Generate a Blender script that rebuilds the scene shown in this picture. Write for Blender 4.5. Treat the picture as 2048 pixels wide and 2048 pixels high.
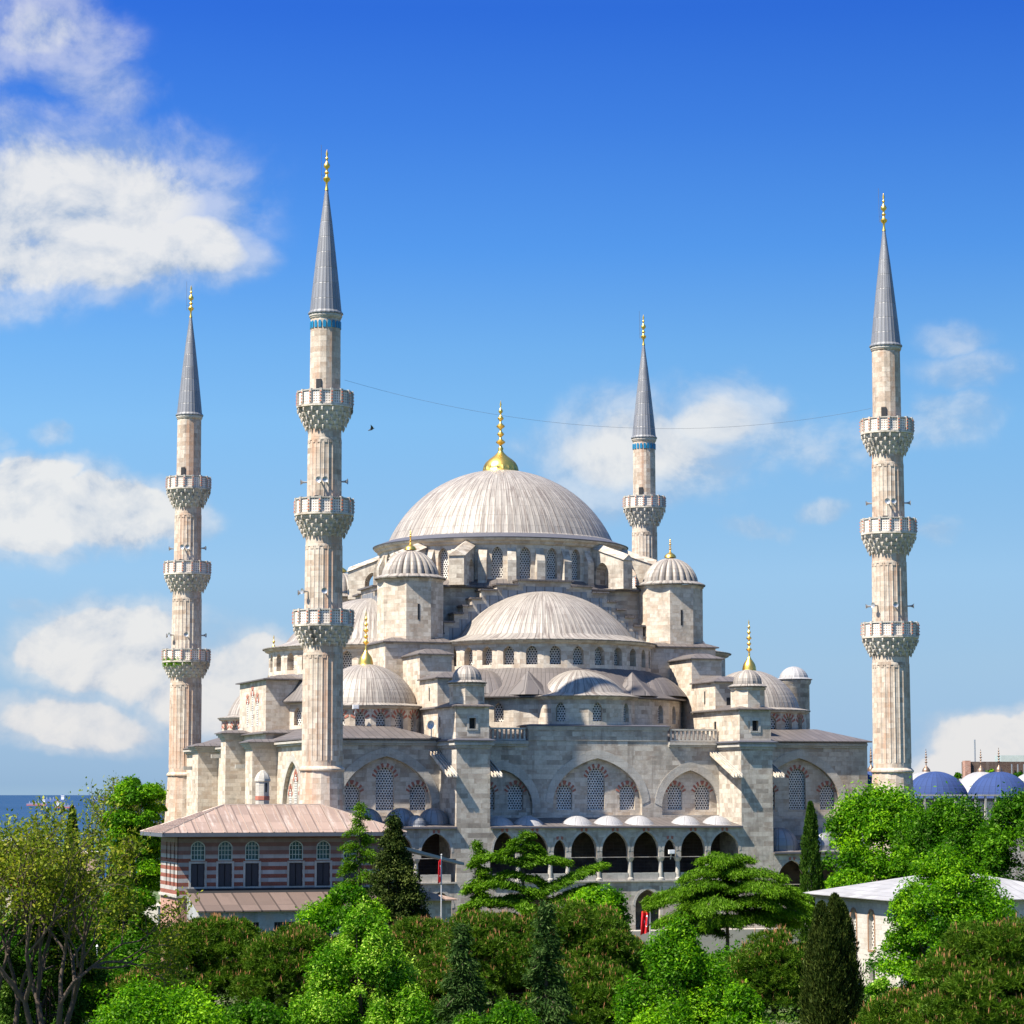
import bpy, math, random
import numpy as np
from mathutils import Vector, Matrix
from mathutils.geometry import tessellate_polygon
R=math.radians
random.seed(7); rng=np.random.default_rng(7)
S=bpy.context.scene
for o in list(bpy.data.objects): bpy.data.objects.remove(o)
# ---------------------------------------------------------------- camera
CX,CY,CZ=-87.3,-272.3,16.0
PITCH,YAW=R(6.1506),R(-18.027)
cam=bpy.data.cameras.new('camera'); co=bpy.data.objects.new('camera',cam); S.collection.objects.link(co)
cam.sensor_width=36; cam.sensor_fit='HORIZONTAL'; cam.lens=36*5242.75/2048
cam.clip_start=1; cam.clip_end=600000
co.location=(CX,CY,CZ); co.rotation_euler=(R(90)+PITCH,0,YAW)
S.camera=co
# ---------------------------------------------------------------- sun + sky
SUN_EL,SUN_A=R(54),R(14.5)
sdir=Vector((-math.cos(SUN_A)*math.cos(SUN_EL),-math.sin(SUN_A)*math.cos(SUN_EL),math.sin(SUN_EL)))
sl=bpy.data.lights.new('sun','SUN'); so=bpy.data.objects.new('sun',sl); S.collection.objects.link(so)
sl.energy=5.0; sl.angle=R(0.53); sl.color=(1,0.93,0.81)
so.rotation_euler=sdir.to_track_quat('Z','Y').to_euler(); so.location=sdir*300
S.view_settings.view_transform='Standard'; S.view_settings.look='None'
S.view_settings.exposure=1.2; S.view_settings.gamma=1
W=bpy.data.worlds.new('World'); S.world=W; W.use_nodes=True

class NT:
    """tiny node-tree helper"""
    def __init__(s,nt): s.nt=nt; s.n=nt.nodes; s.l=nt.links
    def new(s,t,**k):
        n=s.n.new(t)
        for a,b in k.items(): setattr(n,a,b)
        return n
    def put(s,sock,v):
        if hasattr(v,'links') or isinstance(v,bpy.types.NodeSocket): s.l.new(v,sock)
        elif v is not None: sock.default_value=v
    def m(s,op,a,b=None,c=None,clamp=False):
        n=s.new('ShaderNodeMath',operation=op,use_clamp=clamp)
        s.put(n.inputs[0],a)
        if b is not None: s.put(n.inputs[1],b)
        if c is not None: s.put(n.inputs[2],c)
        return n.outputs[0]
    def vm(s,op,a,b=None):
        n=s.new('ShaderNodeVectorMath',operation=op); s.put(n.inputs[0],a)
        if b is not None: s.put(n.inputs[1],b)
        return n.outputs[0]
    def mix(s,fac,a,b,mode='MIX'):
        n=s.new('ShaderNodeMix',data_type='RGBA',blend_type=mode)
        s.put(n.inputs[0],fac); s.put(n.inputs[6],a); s.put(n.inputs[7],b)
        return n.outputs[2]
    def ramp(s,fac,stops,interp='LINEAR'):
        n=s.new('ShaderNodeValToRGB'); s.put(n.inputs[0],fac); r=n.color_ramp; r.interpolation=interp
        while len(r.elements)<len(stops): r.elements.new(0.5)
        for e,(p,c) in zip(r.elements,stops):
            e.position=p; e.color=c if len(c)==4 else (*c,1)
        return n.outputs[0]
    def noise(s,vec,scale,detail=4,rough=.55,dist=0,out=0):
        n=s.new('ShaderNodeTexNoise'); s.put(n.inputs['Vector'],vec)
        n.inputs['Scale'].default_value=scale; n.inputs['Detail'].default_value=detail
        n.inputs['Roughness'].default_value=rough; n.inputs['Distortion'].default_value=dist
        return n.outputs[out]
    def smooth(s,x,a,b):
        n=s.new('ShaderNodeMapRange',interpolation_type='SMOOTHSTEP'); s.put(n.inputs[0],x)
        n.inputs[1].default_value=a; n.inputs[2].default_value=b
        return n.outputs[0]
    def sep(s,v):
        n=s.new('ShaderNodeSeparateXYZ'); s.put(n.inputs[0],v); return n.outputs
    def comb(s,x,y,z):
        n=s.new('ShaderNodeCombineXYZ'); s.put(n.inputs[0],x); s.put(n.inputs[1],y); s.put(n.inputs[2],z); return n.outputs[0]

def build_world():
    t=NT(W.node_tree); t.n.clear()
    out=t.new('ShaderNodeOutputWorld'); bg=t.new('ShaderNodeBackground'); bg.inputs[1].default_value=0.0793
    t.l.new(bg.outputs[0],out.inputs[0])
    g=t.new('ShaderNodeTexCoord').outputs['Generated']
    x,y,z=t.sep(g)
    sky=t.new('ShaderNodeTexSky',sky_type='NISHITA'); sky.sun_disc=False
    sky.sun_elevation=SUN_EL; sky.sun_rotation=math.atan2(sdir.x,sdir.y)%(2*math.pi)
    sky.altitude=60; sky.air_density=1.0; sky.dust_density=0.35; sky.ozone_density=4.0
    z2=t.m('ADD',t.m('MULTIPLY',t.m('MAXIMUM',z,0.0),4.6),0.13)
    t.l.new(t.vm('NORMALIZE',t.comb(x,y,z2)),sky.inputs[0])
    hs=t.new('ShaderNodeHueSaturation'); hs.inputs['Saturation'].default_value=SKY_SAT; hs.inputs['Value'].default_value=1.0
    t.l.new(sky.outputs[0],hs.inputs['Color'])
    grad=t.ramp(z,[(p,tuple(q/4 for q in c)) for p,c in SKY_GRADE])
    base=t.vm('MULTIPLY',t.vm('MULTIPLY',hs.outputs[0],grad),(4,4,4))
    # clouds, laid out by compass azimuth and elevation (radians)
    az=t.m('ARCTAN2',x,y); el=t.m('ARCSINE',z)
    p=t.comb(az,el,0.0)
    warp=t.vm('SUBTRACT',t.noise(p,14,5,.6,out=1),(.5,.5,.5))
    n=t.new('ShaderNodeVectorMath',operation='SCALE'); t.l.new(warp,n.inputs[0]); n.inputs['Scale'].default_value=.035
    pw=t.vm('ADD',p,n.outputs[0]); wx,wy,_=t.sep(pw)
    field=None
    for (px,py,rx,ry,amp,dens) in CLOUDS:
        a0,e0=px2ae(px,py)
        dx=t.m('MULTIPLY',t.m('SUBTRACT',wx,a0),5243/rx); dy=t.m('MULTIPLY',t.m('SUBTRACT',wy,e0),5243/ry)
        d=t.m('SQRT',t.m('ADD',t.m('MULTIPLY',dx,dx),t.m('MULTIPLY',dy,dy)))
        v=t.m('MULTIPLY',t.smooth(d,1.45,0.25),amp)
        field=v if field is None else t.m('MAXIMUM',field,v)
    q=t.vm('MULTIPLY',p,(1,1.12,1))
    n1=t.noise(q,24,11,.60,.25); n1u=t.noise(t.vm('ADD',q,(-.004,.0075,0)),24,11,.60,.25)
    nb=t.noise(t.vm('ADD',q,(5,2,0)),9,3,.5)
    dens=t.m('ADD',field,t.m('MULTIPLY',t.m('SUBTRACT',n1,.5),1.9)); dens=t.m('ADD',dens,t.m('MULTIPLY',t.m('SUBTRACT',nb,.5),.5))
    puff=t.smooth(dens,.18,.78); veil=t.m('MULTIPLY',t.smooth(dens,-.05,.75),.55)
    mask=t.m('MULTIPLY',t.m('MAXIMUM',t.m('MULTIPLY',puff,t.smooth(field,.3,.75)),veil),t.smooth(field,.0,.3))
    relief=t.m('ADD',t.m('MULTIPLY',t.m('SUBTRACT',n1,n1u),3.6),.52)
    body=t.m('ADD',t.m('MULTIPLY',relief,.6),t.m('MULTIPLY',t.smooth(dens,.3,1.3),.4))
    ccol=t.ramp(body,[(.15,(.50,.60,.75)),(.45,(.80,.83,.87)),(.75,(.97,.96,.94))])
    ccol=t.vm('MULTIPLY',ccol,(4.85,4.9,4.95))
    ccol=t.mix(t.smooth(el,.0,.10),t.mix(.5,ccol,(4.5,4.25,4.1,1)),ccol)
    col=t.mix(t.m('MULTIPLY',mask,.93),base,ccol)
    t.l.new(col,bg.inputs[0])
def px2ae(px,py):
    a=(px-1024)/5242.75; u=-(py-1024)/5242.75
    b=math.cos(PITCH)-u*math.sin(PITCH); zz=math.sin(PITCH)+u*math.cos(PITCH)
    dx=a*math.cos(YAW)-b*math.sin(YAW); dy=a*math.sin(YAW)+b*math.cos(YAW)
    return math.atan2(dx,dy), math.atan2(zz,math.hypot(dx,dy))
SKY_SAT=1.2
SKY_GRADE=[(0,(.84,.68,.62)),(.0036,(.874,.696,.630)),(.049,(2.609,1.617,1.045)),(.0832,(3.45,2.197,1.397)),(.14,(3.074,2.441,1.725)),(.1682,(2.423,2.215,1.757)),(.2054,(1.40,1.70,1.769)),(.2511,(.794,1.17,1.623)),(.2922,(.447,.818,1.483)),(.45,(1.0,1.2,1.35)),(.8,(1.1,1.25,1.3))]
CLOUDS=[ # centre (degrees of view written as photograph pixels), radii, strength
 (70,60,190,110,.62,1),(180,150,130,70,.5,1),
 (150,390,360,190,.8,1),(60,490,260,120,.95,1),(380,490,150,95,.9,1),(330,350,170,110,.5,1),(250,500,200,110,.9,1),
 (60,1010,230,100,1.2,1),(250,1040,150,80,1.15,1),(80,930,110,50,1.1,1),
 (210,1300,220,100,1.2,1),(90,1300,100,60,1.0,1),(150,1450,190,60,1.0,1),(420,1360,190,110,1.05,1),(520,1310,80,50,.9,1),
 (1280,890,270,130,.72,1),(1430,820,190,95,.68,1),(1170,950,180,100,.5,1),(1380,930,170,70,.62,1),(1540,860,120,80,.35,1),
 (1640,860,150,80,.42,1),(1900,830,160,60,.42,1),(1960,730,150,50,.33,1),(1930,665,90,35,.36,1),
 (1520,1050,80,28,.6,1),(1640,1015,60,28,.5,1),(1880,1060,50,28,.55,1),(100,845,45,25,.5,1),
 (1960,1500,140,75,1.25,1),(1900,1560,120,60,1.15,1),(2080,1480,120,60,1.1,1),(50,1205,45,20,.4,1),(0,860,40,30,.4,1)]
build_world()

# ---------------------------------------------------------------- mesh builder
I4=lambda p:p
def rot90(k):
    def f(p):
        x,y,z=p
        for _ in range(k%4): x,y=y,-x
        return (x,y,z)
    return f
class MB:
    def __init__(s,T=None): s.v=[]; s.f=[]; s.uv=[]; s.T=T or I4
    def add(s,vs,fs,uvs=None):
        b=len(s.v); s.v+= [s.T(tuple(p)) for p in vs]
        for i,f in enumerate(fs):
            s.f.append([b+j for j in f]); s.uv.append(uvs[i] if uvs else None)
    def box(s,x0,x1,y0,y1,z0,z1):
        s.add([(x0,y0,z0),(x1,y0,z0),(x1,y1,z0),(x0,y1,z0),(x0,y0,z1),(x1,y0,z1),(x1,y1,z1),(x0,y1,z1)],
              [(0,3,2,1),(4,5,6,7),(0,1,5,4),(1,2,6,5),(2,3,7,6),(3,0,4,7)])
        return s
    def obox(s,c,u,n,w,d,z0,z1,zo=None):
        """box centred c(x,y); u tangent, n outward; zo = top height at the outer side (sloped top)"""
        zo=z1 if zo is None else zo
        P=lambda a,b,z:(c[0]+u[0]*a+n[0]*b,c[1]+u[1]*a+n[1]*b,z)
        s.add([P(-w/2,0,z0),P(w/2,0,z0),P(w/2,d,z0),P(-w/2,d,z0),P(-w/2,0,z1),P(w/2,0,z1),P(w/2,d,zo),P(-w/2,d,zo)],
              [(0,3,2,1),(4,5,6,7),(0,1,5,4),(1,2,6,5),(2,3,7,6),(3,0,4,7)]); return s
    def lathe(s,prof,n=32,c=(0,0),a0=0,a1=2*math.pi,mod=None,us=None,close=True,ph=0):
        """prof list of (r,z); mod(i)-> radius factor for flutes; UV u = arc in metres (or us panels)"""
        full=abs(a1-a0-2*math.pi)<1e-6; m=n if full else n+1
        vs=[]
        for (r,z) in prof:
            for i in range(m):
                a=a0+(a1-a0)*i/n+ph; k=mod(i) if mod else 1
                vs.append((c[0]+r*k*math.sin(a),c[1]-r*k*math.cos(a),z))
        rm=max(p[0] for p in prof); L=[0]
        for j in range(1,len(prof)): L.append(L[-1]+math.dist(prof[j],prof[j-1]))
        fs=[];uv=[]
        U=lambda i:(us*i/n if us else (a1-a0)*rm*i/n)
        for j in range(len(prof)-1):
            for i in range(n):
                i2=(i+1)%m if full else i+1
                q=(j*m+i,j*m+i2,(j+1)*m+i2,(j+1)*m+i)
                if prof[j+1][0]<1e-6: q=q[:3]
                fs.append(q[::-1]); 
                w=[(U(i),L[j]),(U(i+1),L[j]),(U(i+1),L[j+1]),(U(i),L[j+1])]
                if not us: w=[(U(i),prof[j][1]+0*L[j]),(U(i+1),prof[j][1]),(U(i+1),prof[j+1][1]),(U(i),prof[j+1][1])]
                uv.append((w if len(q)==4 else w[:3])[::-1])
        s.add(vs,fs,uv); return s
    def plate(s,O,U,N,outer,holes,t,back=True):
        O=Vector(O);U=Vector(U);N=Vector(N);Z=Vector((0,0,1))
        loops=[outer]+holes; flat=[p for l in loops for p in l]
        tri=tessellate_polygon([[Vector((a,b,0)) for a,b in l] for l in loops])
        P=lambda p,d:tuple(O+U*p[0]+Z*p[1]-N*d)
        vs=[P(p,0) for p in flat]; nb=len(vs)
        if t: vs+=[P(p,t) for p in flat]
        fs=[];uv=[]
        ref=U.cross(Z).dot(N)
        for a,b,c in tri:
            A,B,C=flat[a],flat[b],flat[c]
            cr=(B[0]-A[0])*(C[1]-A[1])-(B[1]-A[1])*(C[0]-A[0])
            if abs(cr)<1e-9: continue
            q=(a,b,c) if cr*ref>0 else (c,b,a)
            fs.append(q); uv.append([flat[i] for i in q])
            if t and back:
                fs.append(tuple(i+nb for i in q[::-1])); uv.append([flat[i] for i in q[::-1]])
        if t:
            k=0
            for li,l in enumerate(loops):
                n=len(l); ar=sum(l[i][0]*l[(i+1)%n][1]-l[(i+1)%n][0]*l[i][1] for i in range(n))
                sgn=(ar>0)==(li==0)
                if ref<0: sgn=not sgn
                for i in range(n):
                    a,b=k+i,k+(i+1)%n
                    fs.append((a,a+nb,b+nb,b) if sgn else (b,b+nb,a+nb,a)); uv.append(None)
                k+=n
        s.add(vs,fs,uv); return s
    def tube(s,pts,rad,n=6):
        pts=[Vector(p) for p in pts]; vs=[];fs=[]
        for i,p in enumerate(pts):
            d=(pts[min(i+1,len(pts)-1)]-pts[max(i-1,0)]).normalized()
            a=d.orthogonal().normalized(); b=d.cross(a); r=rad[i] if hasattr(rad,'__len__') else rad
            for k in range(n):
                t=2*math.pi*k/n; vs.append(tuple(p+a*math.cos(t)*r+b*math.sin(t)*r))
        for i in range(len(pts)-1):
            for k in range(n):
                k2=(k+1)%n; fs.append((i*n+k,i*n+k2,(i+1)*n+k2,(i+1)*n+k))
        fs.append(tuple(range(n))[::-1]); fs.append(tuple((len(pts)-1)*n+k for k in range(n)))
        s.add(vs,fs); return s
    def hip(s,x0,x1,y0,y1,z0,h,ix,iy,th=.12):
        """lead roof: slab edge then slopes up to an inner rectangle"""
        s.box(x0,x1,y0,y1,z0,z0+th); z=z0+th+.002
        a,b=x0+ix,x1-ix; c,d=y0+iy,y1-iy
        s.add([(x0,y0,z),(x1,y0,z),(x1,y1,z),(x0,y1,z),(a,c,z+h),(b,c,z+h),(b,d,z+h),(a,d,z+h)],
              [(0,1,5,4),(1,2,6,5),(2,3,7,6),(3,0,4,7),(4,5,6,7)]); return s
    def mesh(s,name,off=(0,0,0),smooth=None):
        me=bpy.data.meshes.new(name)
        V=np.array(s.v,dtype=float)-np.array(off)
        me.from_pydata(V.tolist(),[],s.f)
        uvl=me.uv_layers.new(name='UVMap'); 
        co=[0.0]*(2*len(me.loops)); W_=s.v
        for p,f,w in zip(me.polygons,s.f,s.uv):
            if w is None:
                n=p.normal
                if abs(n.z)>.93: w=[(W_[i][0],W_[i][1]) for i in f]
                else:
                    l=math.hypot(n.x,n.y); tx,ty=-n.y/l,n.x/l; sl=max(.25,math.sqrt(1-n.z*n.z))
                    w=[(W_[i][0]*tx+W_[i][1]*ty,W_[i][2]/sl) for i in f]
            for k,li in enumerate(p.loop_indices): co[2*li]=w[k][0]; co[2*li+1]=w[k][1]
        uvl.data.foreach_set('uv',co)
        if smooth:
            me.polygons.foreach_set('use_smooth',[True]*len(me.polygons)); me.set_sharp_from_angle(angle=R(smooth))
        me.update(); return me
C=S.collection
def wl(o):
    x=Vector((0,0,0))
    while o is not None: x+=o.location; o=o.parent
    return x
def tag(o,label=None,cat=None,group=None,kind=None):
    if label: o['label']=label
    if cat: o['category']=cat
    if group: o['group']=group
    if kind: o['kind']=kind
    return o
def thing(name,label,cat,loc,group=None):
    o=bpy.data.objects.new(name,None); C.objects.link(o); o.location=loc; o.empty_display_size=1
    return tag(o,label,cat,group)
def part(name,mb,mat,parent,smooth=None,label=None):
    o=bpy.data.objects.new(name,mb.mesh(name,smooth=smooth)); C.objects.link(o)
    o.data.materials.append(mat); o.parent=parent; o.location=-wl(parent)
    if label: o['label']=label
    return o
def single(name,mb,mat,label,cat,loc,group=None,kind=None,smooth=None):
    o=bpy.data.objects.new(name,mb.mesh(name,off=loc,smooth=smooth)); C.objects.link(o)
    o.data.materials.append(mat); o.location=loc
    return tag(o,label,cat,group,kind)

# ---------------------------------------------------------------- materials
def mat(name):
    m=bpy.data.materials.new(name); m.use_nodes=True; t=NT(m.node_tree)
    b=t.n['Principled BSDF']; return m,t,b
def uvn(t): return t.new('ShaderNodeUVMap',uv_map='UVMap').outputs[0]
def stone(name,tones,bw=1.1,bh=.42,mortar=.012,stain=.5,rough=.85,gain=1.0,stcol=(.16,.13,.11,1),rust=0.0,patchy=1.0):
    m,t,b=mat(name); uv=uvn(t); pos=t.new('ShaderNodeNewGeometry').outputs['Position']
    warp=t.vm('MULTIPLY',t.vm('SUBTRACT',t.noise(pos,.8,2,out=1),(.5,.5,.5)),(.12,.05,0))
    br=t.new('ShaderNodeTexBrick'); br.offset=.5; br.squash=.8; br.squash_frequency=3
    t.l.new(t.vm('ADD',uv,warp),br.inputs['Vector'])
    br.inputs['Color1'].default_value=(0,0,0,1); br.inputs['Color2'].default_value=(1,1,1,1); br.inputs['Mortar'].default_value=(.45,.45,.45,1)
    br.inputs['Scale'].default_value=1; br.inputs['Mortar Size'].default_value=mortar; br.inputs['Mortar Smooth'].default_value=.3
    br.inputs['Brick Width'].default_value=bw; br.inputs['Row Height'].default_value=bh
    n1=t.noise(pos,.35,4,.6)
    f=t.m('ADD',t.m('MULTIPLY',br.outputs[0],.6),t.m('MULTIPLY',t.smooth(n1,.3,.7),.4))
    k=len(tones)-1
    col=t.ramp(f,[(i/k,c) for i,c in enumerate(tones)])
    fine=t.noise(pos,5,5,.7); col=t.mix(.38,col,t.ramp(fine,[(.25,(.45,.42,.4)),(.7,(1,1,1))]),'MULTIPLY')
    big=t.noise(t.vm('ADD',pos,(11,5,3)),.22,5,.65); col=t.mix(t.m('MULTIPLY',t.smooth(big,.52,.7),.45*patchy),col,(.34,.25,.17,1)); big2=t.noise(t.vm('ADD',pos,(1,35,8)),.3,6,.7); col=t.mix(t.m('MULTIPLY',t.smooth(big2,.54,.7),.5*patchy),col,(.17,.165,.15,1))
    # streaks running down
    st=t.noise(t.vm('MULTIPLY',pos,(1.1,1.1,.12)),1,5,.65)
    patch=t.noise(pos,.16,3,.5)
    sm=t.m('MULTIPLY',t.smooth(st,.50,.70),t.smooth(patch,.38,.56))
    col=t.mix(t.m('MULTIPLY',sm,stain),col,stcol)
    if rust:
        rs=t.noise(t.vm('ADD',t.vm('MULTIPLY',pos,(.9,.9,.07)),(7,3,1)),1,5,.6)
        col=t.mix(t.m('MULTIPLY',t.smooth(rs,.5,.68),rust),col,(.46,.25,.15,1))
    jo=t.m('MULTIPLY',br.outputs['Fac'],.45)
    col=t.mix(jo,col,(.20,.17,.15,1))
    if gain!=1: col=t.mix(1,col,(gain,gain,gain,1),'MULTIPLY')
    t.l.new(col,b.inputs['Base Color']); b.inputs['Roughness'].default_value=rough
    b.inputs['Specular IOR Level'].default_value=.2
    bp=t.new('ShaderNodeBump'); bp.inputs['Strength'].default_value=.45; bp.inputs['Distance'].default_value=.05
    h=t.m('SUBTRACT',t.m('MULTIPLY',fine,.8),t.m('MULTIPLY',br.outputs['Fac'],.6)); t.l.new(h,bp.inputs['Height'])
    t.l.new(bp.outputs[0],b.inputs['Normal']); return m
WARM=[(.27,.21,.16),(.50,.425,.34),(.66,.585,.485),(.47,.37,.28),(.73,.665,.565)]
GREY=[(.20,.17,.14),(.37,.325,.27),(.58,.53,.45),(.35,.29,.235),(.67,.62,.53)]
MST=stone('marble_limestone',WARM,stain=.4,patchy=.85)
MSG=stone('grey_ashlar',GREY,bw=1.3,bh=.46,stain=.6)
MSM=stone('minaret_stone',[(.26,.195,.15),(.47,.39,.31),(.61,.53,.44),(.42,.32,.24),(.68,.60,.51)],bw=.9,bh=.5,stain=.5,rust=.6,patchy=.7)
MCORB=stone('weathered_corbel_stone',[(.42,.36,.30),(.60,.54,.46),(.72,.66,.57)],bw=.5,bh=.3,stain=.9,stcol=(.05,.045,.04,1))
MTRIM=stone('pale_trim_stone',[(.38,.36,.32),(.47,.44,.39),(.54,.51,.45)],bw=.8,bh=.6,stain=.3)
def lead(name,base,pu,pv,dirt=.5,seam=.8,metal=.08,rough=.55,thr=.5,dirtcol=(.12,.09,.075,1)):
    """lead sheets; UV u in panels or metres"""
    m,t,b=mat(name); uv=uvn(t); pos=t.new('ShaderNodeNewGeometry').outputs['Position']
    br=t.new('ShaderNodeTexBrick'); br.offset=.0; br.squash=1; t.l.new(uv,br.inputs['Vector'])
    br.inputs['Color1'].default_value=(0,0,0,1); br.inputs['Color2'].default_value=(1,1,1,1); br.inputs['Mortar'].default_value=(.5,.5,.5,1)
    br.inputs['Scale'].default_value=1; br.inputs['Mortar Size'].default_value=.06*pu; br.inputs['Mortar Smooth'].default_value=.4
    br.inputs['Brick Width'].default_value=pu; br.inputs['Row Height'].default_value=pv
    u0,v0,_z=t.sep(uv)
    fu=t.m('ABSOLUTE',t.m('SUBTRACT',t.m('FRACT',t.m('DIVIDE',u0,pu)),.5)); fv=t.m('ABSOLUTE',t.m('SUBTRACT',t.m('FRACT',t.m('DIVIDE',v0,pv)),.5))
    seamf=t.m('MAXIMUM',t.smooth(fu,.42,.48),t.m('MULTIPLY',t.smooth(fv,.475,.495),.45))
    a=tuple(c*.80 for c in base); c2=tuple(min(1,c*1.15) for c in base)
    col=t.ramp(t.m('ADD',t.m('MULTIPLY',br.outputs[0],.6),t.m('MULTIPLY',t.noise(pos,.3,4),.4)),[(.1,a),(.9,c2)])
    u,v,_=t.sep(uv)
    stv=t.noise(t.comb(t.m('MULTIPLY',u,3.1/pu),t.m('MULTIPLY',v,.25),0),1,6,.7)
    col=t.mix(t.m('MULTIPLY',t.smooth(stv,thr,thr+.18),dirt),col,dirtcol)
    pn=t.noise(pos,.5,5,.6); col=t.mix(t.m('MULTIPLY',t.smooth(pn,.5,.7),.35),col,tuple(c*.7 for c in base)+(1,))
    col=t.mix(t.m('MULTIPLY',seamf,seam),col,tuple(q*.33 for q in base)+(1,))
    t.l.new(col,b.inputs['Base Color']); b.inputs['Roughness'].default_value=rough; b.inputs['Metallic'].default_value=metal
    bp=t.new('ShaderNodeBump'); bp.inputs['Strength'].default_value=.5; bp.inputs['Distance'].default_value=.06
    t.l.new(t.m('ADD',seamf,t.m('MULTIPLY',pn,.6)),bp.inputs['Height']); t.l.new(bp.outputs[0],b.inputs['Normal'])
    return m
MLD=lead('dome_lead_sheets',(.33,.295,.258),1,1.35,thr=.45,dirt=.85,seam=.9)
MLR=lead('roof_lead_sheets',(.125,.108,.102),.7,2.2,dirt=.6)
MLS=lead('spire_lead_sheets',(.25,.25,.255),1,1.5,dirt=.45,metal=.3,rough=.42)
MLW=lead('pale_lead_sheets',(.34,.33,.33),1,1.4,dirt=.25,seam=.35)
MCU=lead('copper_tinted_roof_sheets',(.30,.212,.168),1.35,1.6,dirt=.55,seam=.6,thr=.5,metal=.1,dirtcol=(.55,.47,.41,1))
def plain(name,col,rough=.6,metal=0,var=.25,scale=2):
    m,t,b=mat(name); pos=t.new('ShaderNodeNewGeometry').outputs['Position']
    c=t.mix(var,(*col,1),t.ramp(t.noise(pos,scale,5,.65),[(.3,(.35,.33,.31)),(.7,(1,1,1))]),'MULTIPLY')
    t.l.new(c,b.inputs['Base Color']); b.inputs['Roughness'].default_value=rough; b.inputs['Metallic'].default_value=metal
    return m
MGOLD=plain('gilded_copper',(1.0,.63,.14),.36,1,.1)
MDGOLD=plain('dull_bronze',(.25,.17,.12),.45,.7)
MEDGE=plain('dark_lead_edge',(.10,.10,.12),.6,.2)
MRED=plain('red_voussoir_brick',(.36,.13,.09),.85)
MDARK=plain('dark_opening',(.012,.012,.014),.6)
MSHUT=plain('dark_wooden_shutter',(.035,.03,.035),.6)
MWHT=plain('white_painted_metal',(.75,.75,.75),.4,0,.1)
MGRY=plain('grey_horn_metal',(.38,.40,.42),.4,.5,.2)
MPOLE=plain('painted_flag_pole',(.62,.62,.62),.35,.3,.1)
MBLK=plain('grey_cable',(.10,.11,.13),.6)
MBARK=plain('bark',(.085,.06,.045),.95,0,.5,6)
MBARKL=plain('pale_bark',(.16,.13,.11),.95,0,.5,6)
MTERR=plain('terracotta_roof',(.50,.10,.05),.8,0,.4)
MHOUSE=plain('cream_render',(.55,.46,.36),.85)
MPINK=plain('pinkish_render',(.45,.30,.24),.85)
def grille():
    m,t,b=mat('pierced_stone_grille'); u,v,_=t.sep(uvn(t)); s=.27
    vv=t.m('DIVIDE',v,s*.87); row=t.m('FLOOR',vv)
    uu=t.m('ADD',t.m('DIVIDE',u,s),t.m('MULTIPLY',t.m('MODULO',t.m('ABSOLUTE',row),2),.5))
    a=t.m('SUBTRACT',t.m('FRACT',uu),.5); c=t.m('MULTIPLY',t.m('SUBTRACT',t.m('FRACT',vv),.5),.87)
    d=t.m('SQRT',t.m('ADD',t.m('MULTIPLY',a,a),t.m('MULTIPLY',c,c)))
    f=t.smooth(d,.26,.33)
    pos=t.new('ShaderNodeNewGeometry').outputs['Position']
    st=t.ramp(t.noise(pos,1.5,4),[(.3,(.46,.44,.41)),(.7,(.66,.63,.58))])
    col=t.mix(f,(.012,.014,.018,1),st)
    t.l.new(col,b.inputs['Base Color']); b.inputs['Roughness'].default_value=.8
    bp=t.new('ShaderNodeBump'); bp.inputs['Distance'].default_value=.08; t.l.new(f,bp.inputs['Height']); t.l.new(bp.outputs[0],b.inputs['Normal'])
    return m
MGR=grille()
def striped():
    """courses of brick and stone bands"""
    m,t,b=mat('banded_brick_and_stone'); u,v,_=t.sep(uvn(t)); pos=t.new('ShaderNodeNewGeometry').outputs['Position']
    ph=t.m('FRACT',t.m('DIVIDE',t.m('ADD',v,.02),.68)); band=t.m('LESS_THAN',ph,.5)
    br=t.new('ShaderNodeTexBrick'); t.l.new(t.comb(u,v,0),br.inputs['Vector']); br.inputs['Scale'].default_value=1
    br.inputs['Brick Width'].default_value=.3; br.inputs['Row Height'].default_value=.085; br.inputs['Mortar Size'].default_value=.006
    br.inputs['Color1'].default_value=(.27,.06,.03,1); br.inputs['Color2'].default_value=(.19,.045,.025,1); br.inputs['Mortar'].default_value=(.26,.18,.14,1)
    b2=t.new('ShaderNodeTexBrick'); t.l.new(t.comb(u,v,0),b2.inputs['Vector']); b2.inputs['Scale'].default_value=1
    b2.inputs['Brick Width'].default_value=1.0; b2.inputs['Row Height'].default_value=.68; b2.inputs['Mortar Size'].default_value=.008
    b2.inputs['Color1'].default_value=(.30,.28,.26,1); b2.inputs['Color2'].default_value=(.46,.43,.40,1); b2.inputs['Mortar'].default_value=(.25,.22,.2,1)
    col=t.mix(band,b2.outputs[0],br.outputs[0])
    hi=t.smooth(v,10.6,11.1); col=t.mix(t.m('MULTIPLY',hi,.7),col,(.20,.13,.11,1))
    n=t.noise(pos,1.3,5,.6); col=t.mix(.5,col,t.ramp(n,[(.3,(.55,.5,.48)),(.7,(1,1,1))]),'MULTIPLY')
    t.l.new(col,b.inputs['Base Color']); b.inputs['Roughness'].default_value=.9; return m
MBAND=striped()
MBRK=stone('old_pink_brickwork',[(.28,.14,.10),(.42,.22,.16),(.50,.30,.23),(.40,.27,.22)],bw=.5,bh=.16,stain=.4,mortar=.01)
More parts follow.
